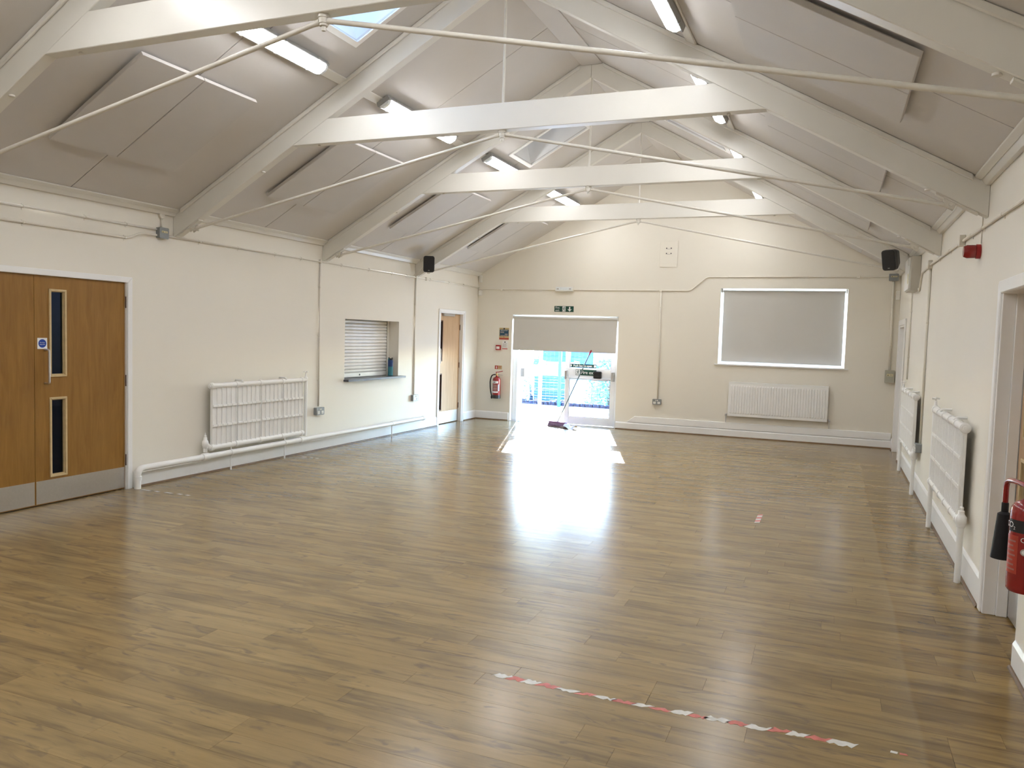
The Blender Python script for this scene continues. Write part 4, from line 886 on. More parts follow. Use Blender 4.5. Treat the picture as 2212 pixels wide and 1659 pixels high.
def socket(label, frame, at, w=0.15, h=0.09, d=0.05, switches=2):
    t = thing('metal_socket', at, frame, label, 'socket', 'metal-clad sockets')
    MB().prism(rrect(w, h, 0.008, 2), (0.0005, d*0.75)).build('back_box', M['grey_metal'], t); MB().prism(rrect(w+0.004, h+0.004, 0.010, 2), (d*0.75+0.0005, d)).build('face_plate', M['grey_metal'], t, bev=0.002)
    for s in ((-1, 1) if switches == 2 else (0,)):
        MB().prism(rrect(0.044, 0.040, 0.004, 2, ), (d+0.0003, d+0.003)).build('outlet', M['pvc'], t).location = (s*w*0.25, -0.016, 0)
        MB().box(-0.008, 0.008, -0.010, 0.010, d+0.0003, d+0.006).build('rocker', M['pvc'], t, bev=0.002).location = (s*0.013, 0.026, 0)
        hl = MB(); [hl.box(s*w*0.25+a-0.003, s*w*0.25+a+0.003, b-0.004, b+0.004, d+0.003, d+0.0036) for a, b in ((0, -0.004), (-0.010, -0.022), (0.010, -0.022))]; hl.build('pin_slot', M['ink'], t)
    return t
socket('grey double socket low on the left wall beside the cast radiator', 'left', (0, 8.106, 0.535), 0.17, 0.10)
socket('grey double socket low on the left wall between hatch and single door', 'left', (0, 10.72, 0.552), 0.17, 0.10)
socket('grey double socket low on the end wall right of the fire exit', 'end', (3.556, YE, 0.532), 0.15, 0.095)
socket('dark grey socket low on the right wall between the two radiators', 'right', (W, 8.885, 0.535), 0.12, 0.095, 0.06)
fb = thing('fuse_box', (W, 10.10, 2.33), 'right', 'large beige fuse box high on the right wall under the last truss foot', 'fuse box')
MB().box(-0.60, 0.0, 0.0, 0.415, 0.0008, 0.115).build('enclosure', M['fuse'], fb, bev=0.006); dr = MB().box(-0.585, -0.015, 0.012, 0.403, 0.1155, 0.132).build('door', M['pvc'], fb, bev=0.004)
MB().box(-0.10, -0.05, 0.08, 0.20, 0.1325, 0.136).build('label_strip', M['yellow'], dr); MB().box(-0.06, -0.03, 0.30, 0.36, 0.1325, 0.146).build('catch', M['pvc'], dr, bev=0.003)
solo(MB().box(-0.030, 0.030, -0.07, 0.07, 0.0005, 0.03), 'isolator_switch', (7.308, YE, 2.44), 'end', M['pvc'], 'small white isolator plate in the far right corner under the grey box', 'switch', bev=0.004)

# ------------------------------------------------------------------ loudspeakers, sounder, detectors, wall fittings
def speaker(label, at, aim, arm_to):
    t = bpy.data.objects.new('loudspeaker', None); C.objects.link(t); tag(t, label, 'loudspeaker', 'black wall loudspeakers')
    n = Vector(aim).normalized(); xa = Vector((0, 0, 1)).cross(n).normalized(); ya = n.cross(xa)
    t.matrix_world = Matrix.Translation(Vector(at)) @ Matrix((xa, ya, n)).transposed().to_4x4(); inv = t.matrix_world.inverted()
    f_, b_ = rrect(0.175, 0.255, 0.035, 4), rrect(0.120, 0.19, 0.03, 4); nn = len(f_); cb = MB()
    cb.add([(a, b, 0.0) for a, b in f_]+[(a, b, -0.055) for a, b in f_]+[(a, b+0.01, -0.155) for a, b in b_], [tuple(range(nn)), tuple(range(2*nn, 3*nn))[::-1]]+[(i, (i+1) % nn, nn+(i+1) % nn, nn+i) for i in range(nn)]+[(nn+i, nn+(i+1) % nn, 2*nn+(i+1) % nn, 2*nn+i) for i in range(nn)])
    cb.build('cabinet', M['charcoal'], t); MB().prism(rrect(0.163, 0.243, 0.031, 4), (0.0005, 0.009)).build('grille', M['black'], t, bev=0.004)
    MB().box(-0.012, 0.012, -0.100, -0.094, 0.0093, 0.0105).build('badge', M['steel'], t)
    e = inv @ Vector(arm_to); MB().tube([(0, 0.0, -0.156), (0, 0, -0.19), tuple(e)], 0.012, 8).build('arm', M['pvc'], t)
    d = MB().lathe([(0.03, -0.004), (0.03, 0.004)], (0, 0, 0), 'y', 12); pl = d.build('wall_plate', M['pvc'], t); pl.location = e
    return t
speaker('black loudspeaker at the left foot of the last truss', (0.425, 10.37, 2.715), (0.55, -1, -0.16), (0.20, YT[3]-0.012, 2.70))
speaker('black loudspeaker tilted down beside the fuse box on the right', (6.985, 10.20, 2.70), (-0.62, -1, -0.30), (7.13, YT[3]-0.012, 2.63))
MB_c = MB().tube([(0.012, 10.62, 2.56), (0.10, 10.655, 2.63), (0.18, 10.66, 2.74), (0.30, 10.60, 2.76)], 0.004, 6)
solo(MB_c, 'speaker_cable', (0, 0, 0), 'world', M['conduit'], 'thin cable looping up to the left loudspeaker', 'cable')
sn = thing('alarm_sounder', (W, 5.84, 2.328), 'right', 'red alarm sounder high on the right wall', 'alarm')
MB().lathe([(0.052, 0.0008), (0.052, 0.030)], seg=20).build('base', M['red2'], sn); MB().lathe([(0.046, 0.0305), (0.048, 0.040), (0.048, 0.085), (0.038, 0.108), (0.0, 0.110)], seg=20).build('body', M['red'], sn)
solo(MB().prism(rrect(0.060, 0.135, 0.008, 3), (0.0008, 0.035)), 'door_contact_box', (0.052, YE, 2.70), 'end', M['pvc'], 'small cream sensor box high in the far left corner, above the conduit', 'sensor', bev=0.004)
pi = thing('motion_detector', (0.055, YE, 2.43), 'end', 'white motion detector in the far left corner, below the conduit', 'sensor')
MB().prism(rrect(0.070, 0.11, 0.03, 5), (0.0008, 0.045)).build('case', M['pvc'], pi, bev=0.006); MB().prism(rrect(0.045, 0.035, 0.012, 3), (0.0455, 0.050)).build('lens', M['sign_white'], pi).location = (0, -0.015, 0)
em = thing('emergency_light', (1.765, YE, 2.512), 'end', 'white bulkhead emergency light over the fire exit', 'light fitting')
MB().prism(rrect(0.345, 0.085, 0.012, 3), (0.026, 0.070)).build('body', M['pvc'], em, bev=0.004); MB().box(-0.15, 0.15, -0.028, 0.028, 0.0705, 0.078).build('cover', M['lamp_end'], em, bev=0.004)
for s in (-1, 1): MB().box(s*0.118-0.020, s*0.118+0.020, -0.010, 0.010, 0.0783, 0.081).build('lens', M['label_grey'], em)
ap = thing('access_panel', (3.655, YE, 3.135), 'end', 'white rectangular access panel with four screws, high on the end wall', 'panel')
MB().box(-0.155, 0.155, -0.228, 0.228, 0.0008, 0.014).build('plate', M['wall'], ap, bev=0.003)
for x, y in ((-0.04, 0.10), (0.04, 0.10), (-0.04, 0.01), (0.04, 0.01)): MB().lathe([(0.010, 0.0142), (0.010, 0.020), (0.006, 0.022)], (x, y, 0), 'z', 10).build('screw', M['ink'], ap)
for y in (0.092, 0.002): MB().tube([(-0.05, y, 0.017), (-0.02, y-0.008, 0.018), (0.02, y-0.008, 0.018), (0.05, y, 0.017)], 0.003, 6).build('wire', M['label_grey'], ap)
# exit sign over the doors
ex = thing('fire_exit_sign', (1.755, YE, 2.148), 'end', 'green and white Fire exit sign with arrow above the blind, under the bulkhead light', 'sign')
MB().box(-0.187, 0.187, -0.053, 0.053, 0.0008, 0.004).build('plate', M['sign_green'], ex)
text('lettering', 'Fire', 0.052, (-0.128, 0.022, 0.0048), M['sign_white'], ex, 0.001); text('lettering', 'exit', 0.052, (-0.128, -0.026, 0.0048), M['sign_white'], ex, 0.001)
MB().box(-0.030, 0.030, -0.046, 0.046, 0.0042, 0.0050).build('doorway_symbol', M['sign_white'], ex); rm = running_man(ex, 0.0, 0.0, 0.085, 0.0052); rm.data.materials.clear(); rm.data.materials.append(M['sign_green'])
a_ = MB(); a_.box(0.098, 0.122, -0.012, 0.040, 0.0042, 0.0050); a_.prism([(0.110, -0.045), (0.152, -0.004), (0.134, -0.004), (0.122, -0.012), (0.098, -0.012), (0.086, -0.004), (0.068, -0.004)], (0.0042, 0.0050)); a_.build('arrow', M['sign_white'], ex)
# notices left of the fire exit
no = thing('fire_action_notice', (0.567, YE, 1.660), 'end', 'dark blue and tan fire action notice left of the fire exit', 'notice')
MB().box(-0.10, 0.10, -0.112, 0.112, 0.0008, 0.003).build('board', M['notice_tan'], no); MB().box(-0.090, 0.092, -0.045, 0.078, 0.0032, 0.0042).build('text_panel', M['notice_blue'], no); MB().box(-0.10, 0.10, -0.112, -0.080, 0.0032, 0.0042).build('foot_band', M['notice_red'], no)
MB().prism(circ(0.016, 14, 0, 0.095), (0.0032, 0.0042)).build('mark', M['ink'], no)
text('lettering', 'FIRE ACTION', 0.024, (0, 0.060, 0.0048), M['sign_white'], no, 0.001)
ln = MB(); [ln.box(a, b, y, y+0.009, 0.0044, 0.0050) for a, b, y in ((-0.075, 0.0, 0.030), (-0.075, 0.0, 0.016), (0.015, 0.075, -0.008), (0.015, 0.075, -0.022), (-0.075, 0.075, -0.038))]; ln.build('text_lines', M['label_grey'], no)
MB().prism([(-0.012, -0.072), (0.012, -0.072), (0, -0.052)], (0.0044, 0.005)).build('mark', M['notice_red'], no)
no = thing('paper_notice', (0.590, YE, 1.440), 'end', 'small white paper notice with red foot, right of the call point', 'notice')
MB().box(-0.060, 0.060, -0.078, 0.078, 0.0008, 0.002).build('sheet', M['sign_white'], no); MB().prism(circ(0.013, 12, 0, 0.060), (0.0022, 0.003)).build('mark', M['ink'], no); MB().box(-0.055, 0.055, -0.074, -0.058, 0.0022, 0.003).build('foot_band', M['notice_red'], no)
ln = MB(); [ln.box(-0.045, 0.045-0.02*(i % 2), 0.028-0.016*i, 0.034-0.016*i, 0.0022, 0.0028) for i in range(5)]; ln.build('text_lines', M['label_grey'], no)
cpt = thing('alarm_call_point', (0.464, YE, 1.392), 'end', 'red break-glass call point left of the fire exit', 'alarm')
MB().prism(rrect(0.098, 0.098, 0.008, 3), (0.0008, 0.045)).build('case', M['red2'], cpt, bev=0.004); MB().box(-0.034, 0.034, -0.028, 0.022, 0.0455, 0.048).build('glass_plate', M['sign_white'], cpt)
es = thing('extinguisher_sign', (0.466, YE, 1.012), 'end', 'small red and white extinguisher label above the far extinguisher', 'sign')
MB().box(-0.074, 0.074, -0.037, 0.037, 0.0008, 0.0025).build('plate', M['notice_tan'], es); MB().box(-0.070, -0.008, -0.033, 0.033, 0.0027, 0.0034).build('symbol_panel', M['notice_red'], es)
s_ = MB().box(-0.046, -0.030, -0.026, 0.014, 0.0036, 0.0042); s_.box(-0.042, -0.034, 0.014, 0.024, 0.0036, 0.0042); s_.build('symbol', M['sign_white'], es); ln = MB(); [ln.box(0.002, 0.064-0.01*(i % 2), 0.022-0.013*i, 0.027-0.013*i, 0.0027, 0.0034) for i in range(4)]; ln.build('text_lines', M['notice_red'], es)

# ------------------------------------------------------------------ fire extinguishers
e1 = thing('fire_extinguisher', (0.478, YE-0.090, 0.425), 'end', 'red extinguisher with black hose hanging left of the fire exit', 'extinguisher', 'red fire extinguishers', rot=Matrix.Rotation(-PI/2, 3, 'X') @ Matrix.Identity(3))
# its frame: rotate back to a z-up frame facing the room
e1.matrix_world = Matrix.Translation((0.478, YE-0.090, 0.425))
def ext_body(t, r, h, seg=28):
    MB().lathe([(r*0.88, 0.0), (r*0.99, 0.010), (r, 0.022), (r, h-0.055), (r*0.96, h-0.030), (r*0.78, h-0.008), (r*0.42, h+0.006), (r*0.30, h+0.012), (r*0.30, h+0.034)], seg=seg).build('cylinder', M['red'], t)
def band(t, name, r, z0, z1, a0, a1, mat, n=10, lift=0.0012, parent=None):
    """patch of a label wrapped on the cylinder between angles (degrees)"""
    mb = MB(); vs_ = []
    for i in range(n+1):
        a = math.radians(a0+(a1-a0)*i/n)
        for z in (z0, z1): vs_.append(((r+lift)*math.cos(a), (r+lift)*math.sin(a), z))
    m_ = len(vs_)
    for i in range(n+1):
        a = math.radians(a0+(a1-a0)*i/n)
        for z in (z0, z1): vs_.append(((r+lift-0.0008)*math.cos(a), (r+lift-0.0008)*math.sin(a), z))
    fs = [(2*i, 2*i+2, 2*i+3, 2*i+1) for i in range(n)]+[(m_+2*i, m_+2*i+1, m_+2*i+3, m_+2*i+2) for i in range(n)]
    fs += [(2*i, m_+2*i, m_+2*i+2, 2*i+2) for i in range(n)]+[(2*i+1, 2*i+3, m_+2*i+3, m_+2*i+1) for i in range(n)]+[(0, 1, m_+1, m_), (2*n, m_+2*n, m_+2*n+1, 2*n+1)]
    mb.add(vs_, fs, True); return mb.build(name, mat, parent or t)
def squeeze_grip(t, z, s=1.0, yaw=0.0):
    g = MB(); g.lathe([(0.020, 0), (0.022, 0.012), (0.018, 0.040)], (0, 0, z), 'z', 12); gb = g.build('valve_head', M['brass'], t)
    l = MB(); l.tube([(0.0, 0, z+0.030), (0.045, 0, z+0.022), (0.120, 0, z+0.010)], 0.008, 8); l.build('carry_handle', M['steel'], t); l = MB(); l.tube([(-0.02, 0, z+0.062), (0.03, 0, z+0.066), (0.120, 0, z+0.088)], 0.007, 8); l.tube([(-0.01, 0, z+0.03), (-0.012, 0, z+0.064)], 0.009, 8); l.build('squeeze_lever', M['red2'], t)
ext_body(e1, 0.075, 0.400); squeeze_grip(e1, 0.434)
MB().lathe([(0.073, -0.004), (0.0775, 0.0), (0.0775, 0.058), (0.0755, 0.062)], seg=28).build('foot_skirt', M['black'], e1)
band(e1, 'upper_label', 0.075, 0.285, 0.330, -150, -45, M['sign_white']); band(e1, 'lower_label', 0.075, 0.105, 0.135, -150, -45, M['sign_white']); band(e1, 'side_label', 0.075, 0.14, 0.27, -50, -20, M['label_grey'], lift=0.0011)
tl = [band(e1, 'text_lines', 0.075, 0.155+0.03*i, 0.167+0.03*i, -135, -60, M['label_grey']) for i in range(4)]; band(e1, 'text_lines', 0.075, 0.300, 0.315, -125, -85, M['ink'], lift=0.0022)
hs_ = MB().tube(arc_path([(-0.02, -0.01, 0.455), (-0.09, -0.03, 0.44), (-0.125, -0.03, 0.33), (-0.120, -0.02, 0.16), (-0.092, -0.01, 0.035)], 0.06, 6), 0.011, 10); hs_.build('hose', M['rubber'], e1); MB().lathe([(0.012, 0.0), (0.017, 0.01), (0.017, 0.045), (0.012, 0.055)], (-0.093, -0.010, -0.012), 'z', 10).build('nozzle', M['rubber'], e1)
MB().box(-0.02, 0.02, 0.076, 0.089, 0.20, 0.42).build('wall_bracket', M['steel'], e1)
# CO2 extinguisher at the right edge; local x faces the viewer
e2 = thing('fire_extinguisher', (W-0.098, 3.385, 0.555), label='red CO2 extinguisher with black horn on the right wall nearest the camera', cat='extinguisher', group='red fire extinguishers')
R2x = 0.074
ext_body(e2, R2x, 0.405, 36); 
g = MB(); g.lathe([(0.020, 0), (0.023, 0.010), (0.023, 0.030), (0.014, 0.036), (0.014, 0.060)], (0, 0, 0.44), 'z', 14); g.tube([(0.0, 0.0, 0.462), (0.0, 0.055, 0.462)], 0.013, 10); g.lathe([(0.017, 0), (0.017, 0.022)], (0.0, 0.042, 0.462), 'y', 6); g.build('valve_head', M['brass'], e2)
l = MB(); l.tube([(0.0, 0.02, 0.500), (0.0, -0.03, 0.502), (0, -0.13, 0.488)], 0.008, 8); l.build('carry_handle', M['black'], e2); l = MB(); l.tube([(0.0, 0.03, 0.520), (0.0, -0.04, 0.535), (0, -0.14, 0.555)], 0.008, 8); l.build('squeeze_lever', M['black'], e2)
HX, HY = -0.045, 0.275
MB().tube(arc_path([(0.0, 0.055, 0.462), (HX*0.6, HY*0.62, 0.466), (HX, HY, 0.455), (HX, HY, 0.315)], 0.06, 6), 0.0125, 12).build('swivel_pipe', M['red'], e2)
MB().lathe([(0.014, 0.345), (0.0155, 0.340), (0.0155, 0.300), (0.018, 0.298), (0.030, 0.290), (0.031, 0.280), (0.048, 0.085), (0.049, 0.075), (0.044, 0.076)], (HX, HY, 0), 'z', 24).build('discharge_horn', M['rubber'], e2)
ang = math.degrees(math.atan2(CAM_AT.y-3.385, CAM_AT.x-(W-0.098)))      # towards the viewer
band(e2, 'name_band', R2x, 0.270, 0.325, ang-72, ang+8, M['ink'])
band(e2, 'left_text_panel', R2x, 0.085, 0.255, ang-80, ang-28, M['notice_red']); band(e2, 'right_text_panel', R2x, 0.065, 0.245, ang+14, ang+70, M['label_grey'])
for i in range(7): band(e2, 'text_lines', R2x, 0.100+0.021*i, 0.107+0.021*i, ang-76+(i % 2)*3, ang-36-(i % 3)*4, M['label_pink'], 6, 0.0022)
for i in range(8): band(e2, 'text_lines', R2x, 0.078+0.019*i, 0.088+0.019*i, ang+18, ang+64-(i % 3)*6, M['notice_red'], 6, 0.0022)
def wrap_text(t, s, size, a, z, r, mat):
    o = text('lettering', s, size, (0, 0, 0), mat, t, 0.0006); rad = math.radians(a)
    for v in o.data.vertices:
        th = rad + v.co.x/r; rr = r + v.co.z; z_ = z + v.co.y; v.co = (rr*math.cos(th), rr*math.sin(th), z_)
    return o
wrap_text(e2, 'CO', 0.036, ang-68, 0.300, R2x+0.0024, M['sign_white']); wrap_text(e2, '2', 0.020, ang-44, 0.287, R2x+0.0024, M['sign_white'])
wrap_text(e2, 'CE', 0.030, ang-8, 0.240, R2x+0.0014, M['sign_white'])
mk = MB(); rad = math.radians(ang-8)
mk.tube([(0, 0, 0), (0.0016, 0, 0)], 0.015, 20); mo = mk.build('approval_mark', M['label_grey'], e2); mo.location = ((R2x)*math.cos(rad), R2x*math.sin(rad), 0.188); mo.rotation_euler = (0, 0, rad)
mk = MB().tube([(0.0017, 0, 0), (0.0026, 0, 0)], 0.009, 16); m2 = mk.build('approval_mark', M['sign_white'], e2); m2.location = mo.location; m2.rotation_euler = mo.rotation_euler
MB().box(0.076, 0.0975, -0.02, 0.02, 0.20, 0.44).build('wall_bracket', M['steel'], e2)

# ------------------------------------------------------------------ broom leaning on the fire exit, cloth, floor tape
br = thing('broom', (1.83, 12.80, 0), label='broom with violet head leaning on the blind of the fire exit', cat='broom')
hd = MB(); hd.box(-0.20, 0.20, -0.028, 0.028, 0.060, 0.092); ho = hd.build('head', M['broom_head'], br, bev=0.010, segs=2); ho.rotation_euler = (0, 0, -0.30)
bs = MB(); rb = random.Random(3)
for i in range(40):
    for j in range(4):
        x = -0.192+0.384*i/39; y = -0.020+0.0133*j; bs.tube([(x, y, 0.060), (x+rb.uniform(-0.006, 0.006)+(-0.012 if i < 20 else 0.012)*abs(i-20)/20, y+rb.uniform(-0.008, 0.008)-0.012, 0.0005)], 0.0052, 4)
bo_ = bs.build('bristles', M['bristle'], br); bo_['kind'] = 'stuff'; bo_.rotation_euler = (0, 0, -0.30)
top = Vector((2.318-1.83, 13.142-12.80, 1.405)); d = (top-Vector((0, 0, 0.085))).normalized(); b0_ = Vector((0, 0, 0.085))
MB().tube([b0_, b0_+d*0.06, b0_+d*0.07, b0_+d*0.20], [0.017, 0.017, 0.013, 0.012], 10).build('socket', M['pvc'], br); MB().tube([b0_+d*0.20, top-d*0.09], 0.0105, 10).build('handle', M['broom_pole'], br); MB().tube([top-d*0.10, top-d*0.02, top], [0.0125, 0.0135, 0.009], 10).build('grip', M['red2'], br)
cl = MB(); nx, ny = 10, 7; P = {}
for i in range(nx+1):
    for j in range(ny+1):
        u, v = i/nx, j/ny; P[i, j] = (u*0.30, v*0.20-0.10+0.02*math.sin(6*u), 0.012+0.055*abs(math.sin(4.0*u+1.7*v))*(0.4+0.6*math.sin(PI*v))+0.02*math.cos(9*v+3*u))
vv = [P[i, j] for i in range(nx+1) for j in range(ny+1)]; vv2 = [(a, b, max(0.0005, c-0.006)) for a, b, c in vv]; n_ = len(vv); idx = lambda i, j: i*(ny+1)+j
fs = [(idx(i, j), idx(i+1, j), idx(i+1, j+1), idx(i, j+1)) for i in range(nx) for j in range(ny)]; fs2 = [tuple(n_+q for q in f_[::-1]) for f_ in fs]
bd = [idx(i, 0) for i in range(nx+1)]+[idx(nx, j) for j in range(1, ny+1)]+[idx(i, ny) for i in range(nx-1, -1, -1)]+[idx(0, j) for j in range(ny-1, 0, -1)]
cl.add(vv+vv2, fs+fs2+[(bd[i], n_+bd[i], n_+bd[(i+1) % len(bd)], bd[(i+1) % len(bd)]) for i in range(len(bd))], True)
solo(cl, 'floor_cloth', (1.99, 12.66, 0), 'world', M['cloth'], 'crumpled pale cloth on the floor beside the broom head', 'cloth', rot=Matrix.Rotation(-0.35, 3, 'Z'))
tape = thing('floor_tape', (5.78, 2.716, 0), label='long torn red and white hazard tape stuck on the planks in the foreground', cat='tape', group='worn hazard tape on the floor')
rt = random.Random(21); x = -0.80; red = False; i = 0
while x < 0.785:
    lw = rt.uniform(0.070, 0.100); red_now = (i % 2 == 1); gone = rt.random()
    if not (-0.30 < x < -0.14 and gone < 0.35) and gone > 0.04:
        lo_, hi_ = -0.024, 0.024; yc = 0.008*math.sin(x*3)+0.012*(x > 0.4)
        npt = 6; up = [(x+lw*k/npt+0.014, yc+hi_-rt.choice((0, 0, 0.003, 0.008, 0.015))) for k in range(npt+1)]; dn = [(x+lw*k/npt-0.014, yc+lo_+rt.choice((0, 0, 0.003, 0.008, 0.015))) for k in range(npt, -1, -1)]
        if abs(x+0.25) < 0.25 or 0.05 < x < 0.15: up = [(a, b-0.014) for a, b in up]
        MB().prism(dn[::-1]+up[::-1] if False else up+dn, (0.0003, 0.0010)).build('tape_piece', M['tape_red' if red_now else 'tape_white'], tape)
    x += lw; i += 1
def stripes(label, at, pieces, rot=0.0):
    t = thing('floor_tape', at, label=label, cat='tape', group='worn hazard tape on the floor', rot=Matrix.Rotation(rot, 3, 'Z'))
    for pts, m in pieces: MB().prism(pts, (0.0003, 0.0010)).build('tape_piece', M[m], t)
q = [([(-0.022, a), (0.022, a+0.03), (0.022, b+0.03), (-0.022, b)], m) for a, b, m in ((-0.20, -0.155, 'tape_white'), (-0.155, -0.09, 'tape_red'), (-0.09, -0.02, 'tape_white'), (-0.02, 0.05, 'tape_red'), (0.05, 0.12, 'tape_white'), (0.12, 0.165, 'tape_red'))]
stripes('short striped red and white tape mark alone in the middle of the floor', (5.842, 6.865, 0), q)
stripes('faded white tape scraps near the left pipe elbow', (0.55, 5.075, 0), [([(x, -0.012), (x+w, -0.016), (x+w+0.02, 0.004), (x+0.02, 0.010)], 'tape_white') for x, w in ((-0.40, 0.10), (-0.24, 0.05), (-0.12, 0.09), (0.04, 0.05), (0.14, 0.04))], 0.04)
stripes('thin white tape scraps on the floor beside the left cast radiator', (0.30, 7.545, 0), [([(x, -0.010), (x+w, -0.012), (x+w, 0.006), (x+0.02, 0.008)], 'tape_white') for x, w in ((-0.12, 0.07), (0.0, 0.05), (0.08, 0.06))])
stripes('tiny red and white tape scrap right of the long foreground tape', (6.725, 2.752, 0), [([(-0.03, -0.008), (-0.004, -0.010), (0.0, 0.008), (-0.026, 0.010)], 'tape_white'), ([(0.004, -0.010), (0.036, -0.006), (0.030, 0.006), (0.006, 0.006)], 'tape_red')])

# ------------------------------------------------------------------ outside the fire exit
gd = thing('ground_yard', (0, YE+0.30, -0.02), kind='structure')
nxp, nyp = 14, 6; pw = 0.62
pv_me = MB().box(0.004, pw-0.004, 0.004, pw-0.004, -0.06, 0.0).mesh('paving_slab', M['paving'])
for i in range(nxp):
    for j in range(nyp):
        o = bpy.data.objects.new('paving_slab', pv_me); C.objects.link(o); o.parent = gd; o.location = (-3.6+i*pw, 0.0+j*pw, rt.uniform(-0.003, 0.003))
MB().box(-3.7, 5.2, 0, nyp*pw, -0.15, -0.061).build('bedding', M['soil'], gd)
o = MB().box(-40, 40, 17.75, 70, -1.2, -0.70).build('ground_car_park', M['asphalt']); o['kind'] = 'structure'
o = MB().hexa([(-40, 17.36, -1.2), (40, 17.36, -1.2), (40, 17.80, -1.2), (-40, 17.80, -1.2), (-40, 17.36, -0.03), (40, 17.36, -0.03), (40, 17.50, -0.03), (-40, 17.50, -0.03)]).build('ground_bed', M['soil']); o['kind'] = 'structure'
kb = thing('stone_edging', (0, 17.24, -0.06), label='low edging of rough purple grey stones across the yard', cat='edging')
x = -3.6
while x < 5.0:
    w = rt.uniform(0.09, 0.19); h = rt.uniform(0.12, 0.17); s_ = MB()
    s_.hexa([(x, -0.08, 0), (x+w, -0.08, 0), (x+w, 0.09, 0), (x, 0.09, 0), (x+0.01, -0.07+rt.uniform(0, .02), h), (x+w-0.012, -0.07+rt.uniform(0, .02), h-rt.uniform(0, .03)), (x+w-0.01, 0.08, h), (x+0.012, 0.08, h-rt.uniform(0, .02))])
    s_.build('stone', M['stone'], kb, bev=0.012); x += w+0.008
fc = thing('mesh_fence', (0, 16.92, -0.02), label='shade-blue wire mesh fence with square posts beyond the fire exit', cat='fence')
for px in (-1.95, 0.45, 2.85): MB().box(px-0.032, px+0.032, -0.032, 0.032, 0.0, 1.75).build('post', M['fence_shade_blue'], fc, bev=0.004)
wr = MB()
for i in range(26):
    z = 0.10+i*0.065
    for x0, x1 in ((-1.91, 0.41), (0.49, 2.81)): wr.box(x0, x1, 0.033, 0.037, z, z+0.004)
for i in range(24):
    for x0 in (-1.91, 0.49): xx = x0+0.1*i; wr.box(xx, xx+0.004, 0.037, 0.041, 0.06, 1.74)
wr.build('wire_mesh', M['fence_shade_blue'], fc)['kind'] = 'stuff'
def shrub(label, at, r, h, n, seed):
    t = thing('shrub', at, label=label, cat='shrub', group='shrubs beyond the fence'); q = random.Random(seed); lf = MB()
    for i in range(n):
        a, b = q.uniform(0, 2*PI), q.uniform(0.0, 1.0); rr = r*math.sqrt(q.random())*(0.55+0.6*math.sin(PI*min(1, b*0.8+0.15)))
        c = Vector((rr*math.cos(a), rr*math.sin(a), 0.05+h*b)); u = Vector((q.uniform(-1, 1), q.uniform(-1, 1), q.uniform(-.6, .8))).normalized(); v = u.cross(Vector((q.uniform(-1, 1), q.uniform(-1, 1), 1))).normalized(); s = q.uniform(0.035, 0.07)
        lf.add([c-u*s, c+v*s*0.45, c+u*s, c-v*s*0.45], [(0, 1, 2, 3)])
    lf.build('foliage', M['leaf'], t)['kind'] = 'stuff'
    st = MB(); [st.tube([(0, 0, 0), (q.uniform(-.3, .3)*r, q.uniform(-.3, .3)*r, h*0.45), (q.uniform(-.7, .7)*r, q.uniform(-.7, .7)*r, h*0.9)], [0.02, 0.014, 0.006], 5) for _ in range(6)]; st.build('stem', M['stem'], t)
shrub('pale green shrub seen through the open glazed leaf', (-1.65, 18.5, -0.70), 0.66, 1.9, 1500, 1); shrub('taller green shrub at the far left of the yard', (-3.75, 19.3, -0.70), 0.95, 2.2, 1500, 2)
shrub('green shrub behind the lower pane of the closed leaf', (1.30, 18.6, -0.70), 0.62, 1.75, 1500, 3); shrub('low pale shrub right of the closed leaf', (3.10, 18.7, -0.70), 0.8, 1.9, 1500, 4)
shed = thing('cladded_shed', (-4.6, 28.0, -0.70), label='shade-blue ribbed shed standing far behind the mesh fence', cat='shed')
pf = []; zz_ = 0.0
sb = MB(); sb.box(0.2, 2.6, 0.05, 3.0, 0, 3.2); sb.build('body', M['shed_shade_blue'], shed)
for i in range(16):
    MB().hexa([(0.2, 0.0, 0.2*i+0.01), (2.6, 0.0, 0.2*i+0.01), (2.6, 0.049, 0.2*i+0.01), (0.2, 0.049, 0.2*i+0.01), (0.2, 0.03, 0.2*i+0.19), (2.6, 0.03, 0.2*i+0.19), (2.6, 0.049, 0.2*i+0.19), (0.2, 0.049, 0.2*i+0.19)]).build('cladding_board', M['shed_shade_blue'], shed)
bar = thing('added_barrier', (0, 19.0, -0.70), label='added low barrier of shade-blue boards in front of the parked car', cat='barrier')  # boards added to carry the blue shade below the car
for i in range(7): MB().box(-0.97, 0.02, 0.0, 0.022, 0.03+0.182*i, 0.03+0.182*i+0.176).build('board', M['shed_shade_blue'], bar, bev=0.004)
for px in (-0.90, -0.05): MB().box(px-0.03, px+0.03, 0.023, 0.08, 0, 1.28).build('post', M['fence_shade_blue'], bar)
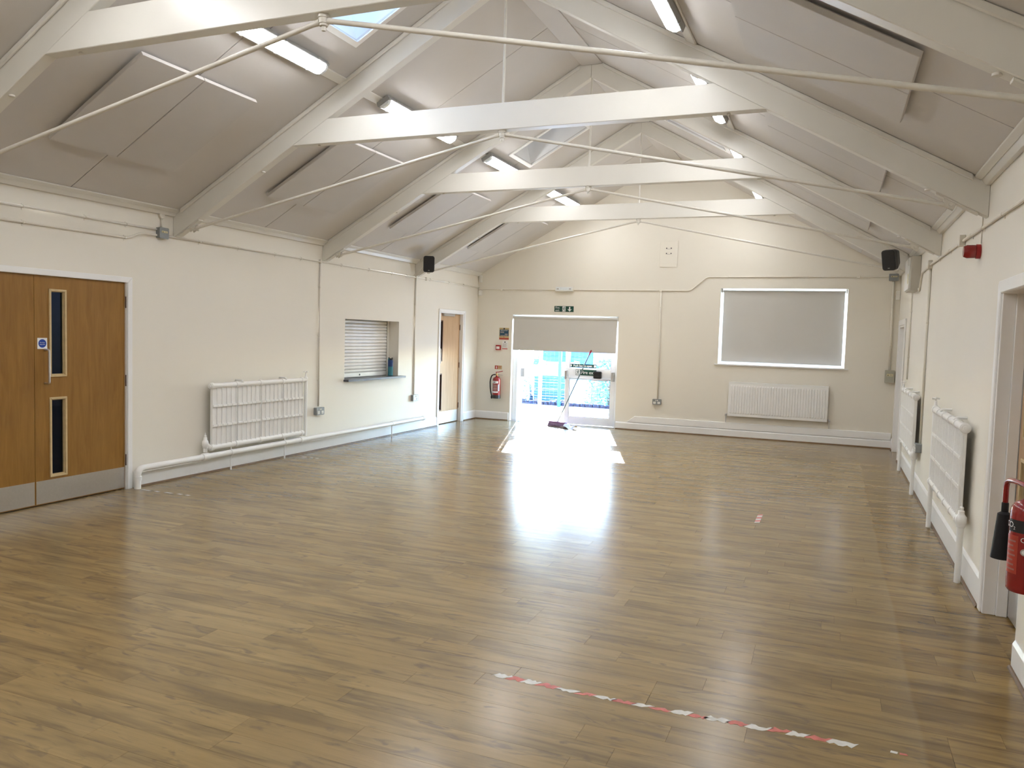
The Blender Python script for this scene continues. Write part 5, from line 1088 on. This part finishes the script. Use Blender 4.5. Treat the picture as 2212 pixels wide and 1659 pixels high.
car = thing('parked_car', (-2.05, 24.2, -0.70), label='white car parked below the yard behind the shade-blue post', cat='car', rot=Matrix.Rotation(-1.15, 3, 'Z'))
b_ = [(-2.0, 0.28), (-2.05, 0.62), (-1.95, 0.82), (-1.05, 0.93), (-0.45, 1.40), (0.95, 1.46), (1.70, 1.0), (2.0, 0.92), (2.05, 0.4), (1.95, 0.26)]
lowr = MB().prism([(-2.0, 0.28), (-2.06, 0.62), (-1.95, 0.82), (-1.05, 0.93), (1.75, 0.98), (2.02, 0.90), (2.06, 0.42), (1.95, 0.26)], (-0.84, 0.84), 'y').build('bodywork', M['car'], car, bev=0.05, segs=2)
cab = MB(); lo_ = [(-1.05, -0.80, 0.93), (1.72, -0.80, 0.97), (1.72, 0.80, 0.97), (-1.05, 0.80, 0.93)]; hi_ = [(-0.42, -0.62, 1.42), (1.05, -0.62, 1.46), (1.05, 0.62, 1.46), (-0.42, 0.62, 1.42)]; cab.hexa(lo_+hi_); cab.build('glasshouse', M['car_glass'], car, bev=0.03)
MB().box(-0.46, 1.09, -0.60, 0.60, 1.455, 1.49).build('roof_panel', M['car'], car, bev=0.02)
for s in (-1, 1):
    MB().tube([(-1.03, s*0.80, 0.95), (-0.43, s*0.62, 1.45)], 0.035, 6).build('windscreen_pillar', M['car'], car); MB().tube([(-0.35, s*0.55, 1.53), (1.0, s*0.55, 1.54)], 0.018, 6).build('roof_rail', M['alu'], car); MB().box(-0.75, -0.60, s*0.86-0.07, s*0.86+0.07, 0.95, 1.07).build('door_mirror', M['car'], car, bev=0.03)
    MB().prism([(-2.02, 0.64), (-1.80, 0.80), (-1.80, 0.66)], (s*0.62-0.15, s*0.62+0.15), 'y').build('headlamp', M['lamp_end'], car)
    for xw in (-1.28, 1.28):
        w_ = MB().lathe([(0.20, -0.09), (0.30, -0.10), (0.315, -0.06), (0.315, 0.06), (0.30, 0.10), (0.20, 0.09)], (xw, s*0.80, 0.316), 'y', 20).build('wheel', M['tyre'], car); MB().lathe([(0.19, -0.105), (0.19, 0.105)], (xw, s*0.80, 0.316), 'y', 14).build('hub_cap', M['alu'], w_)
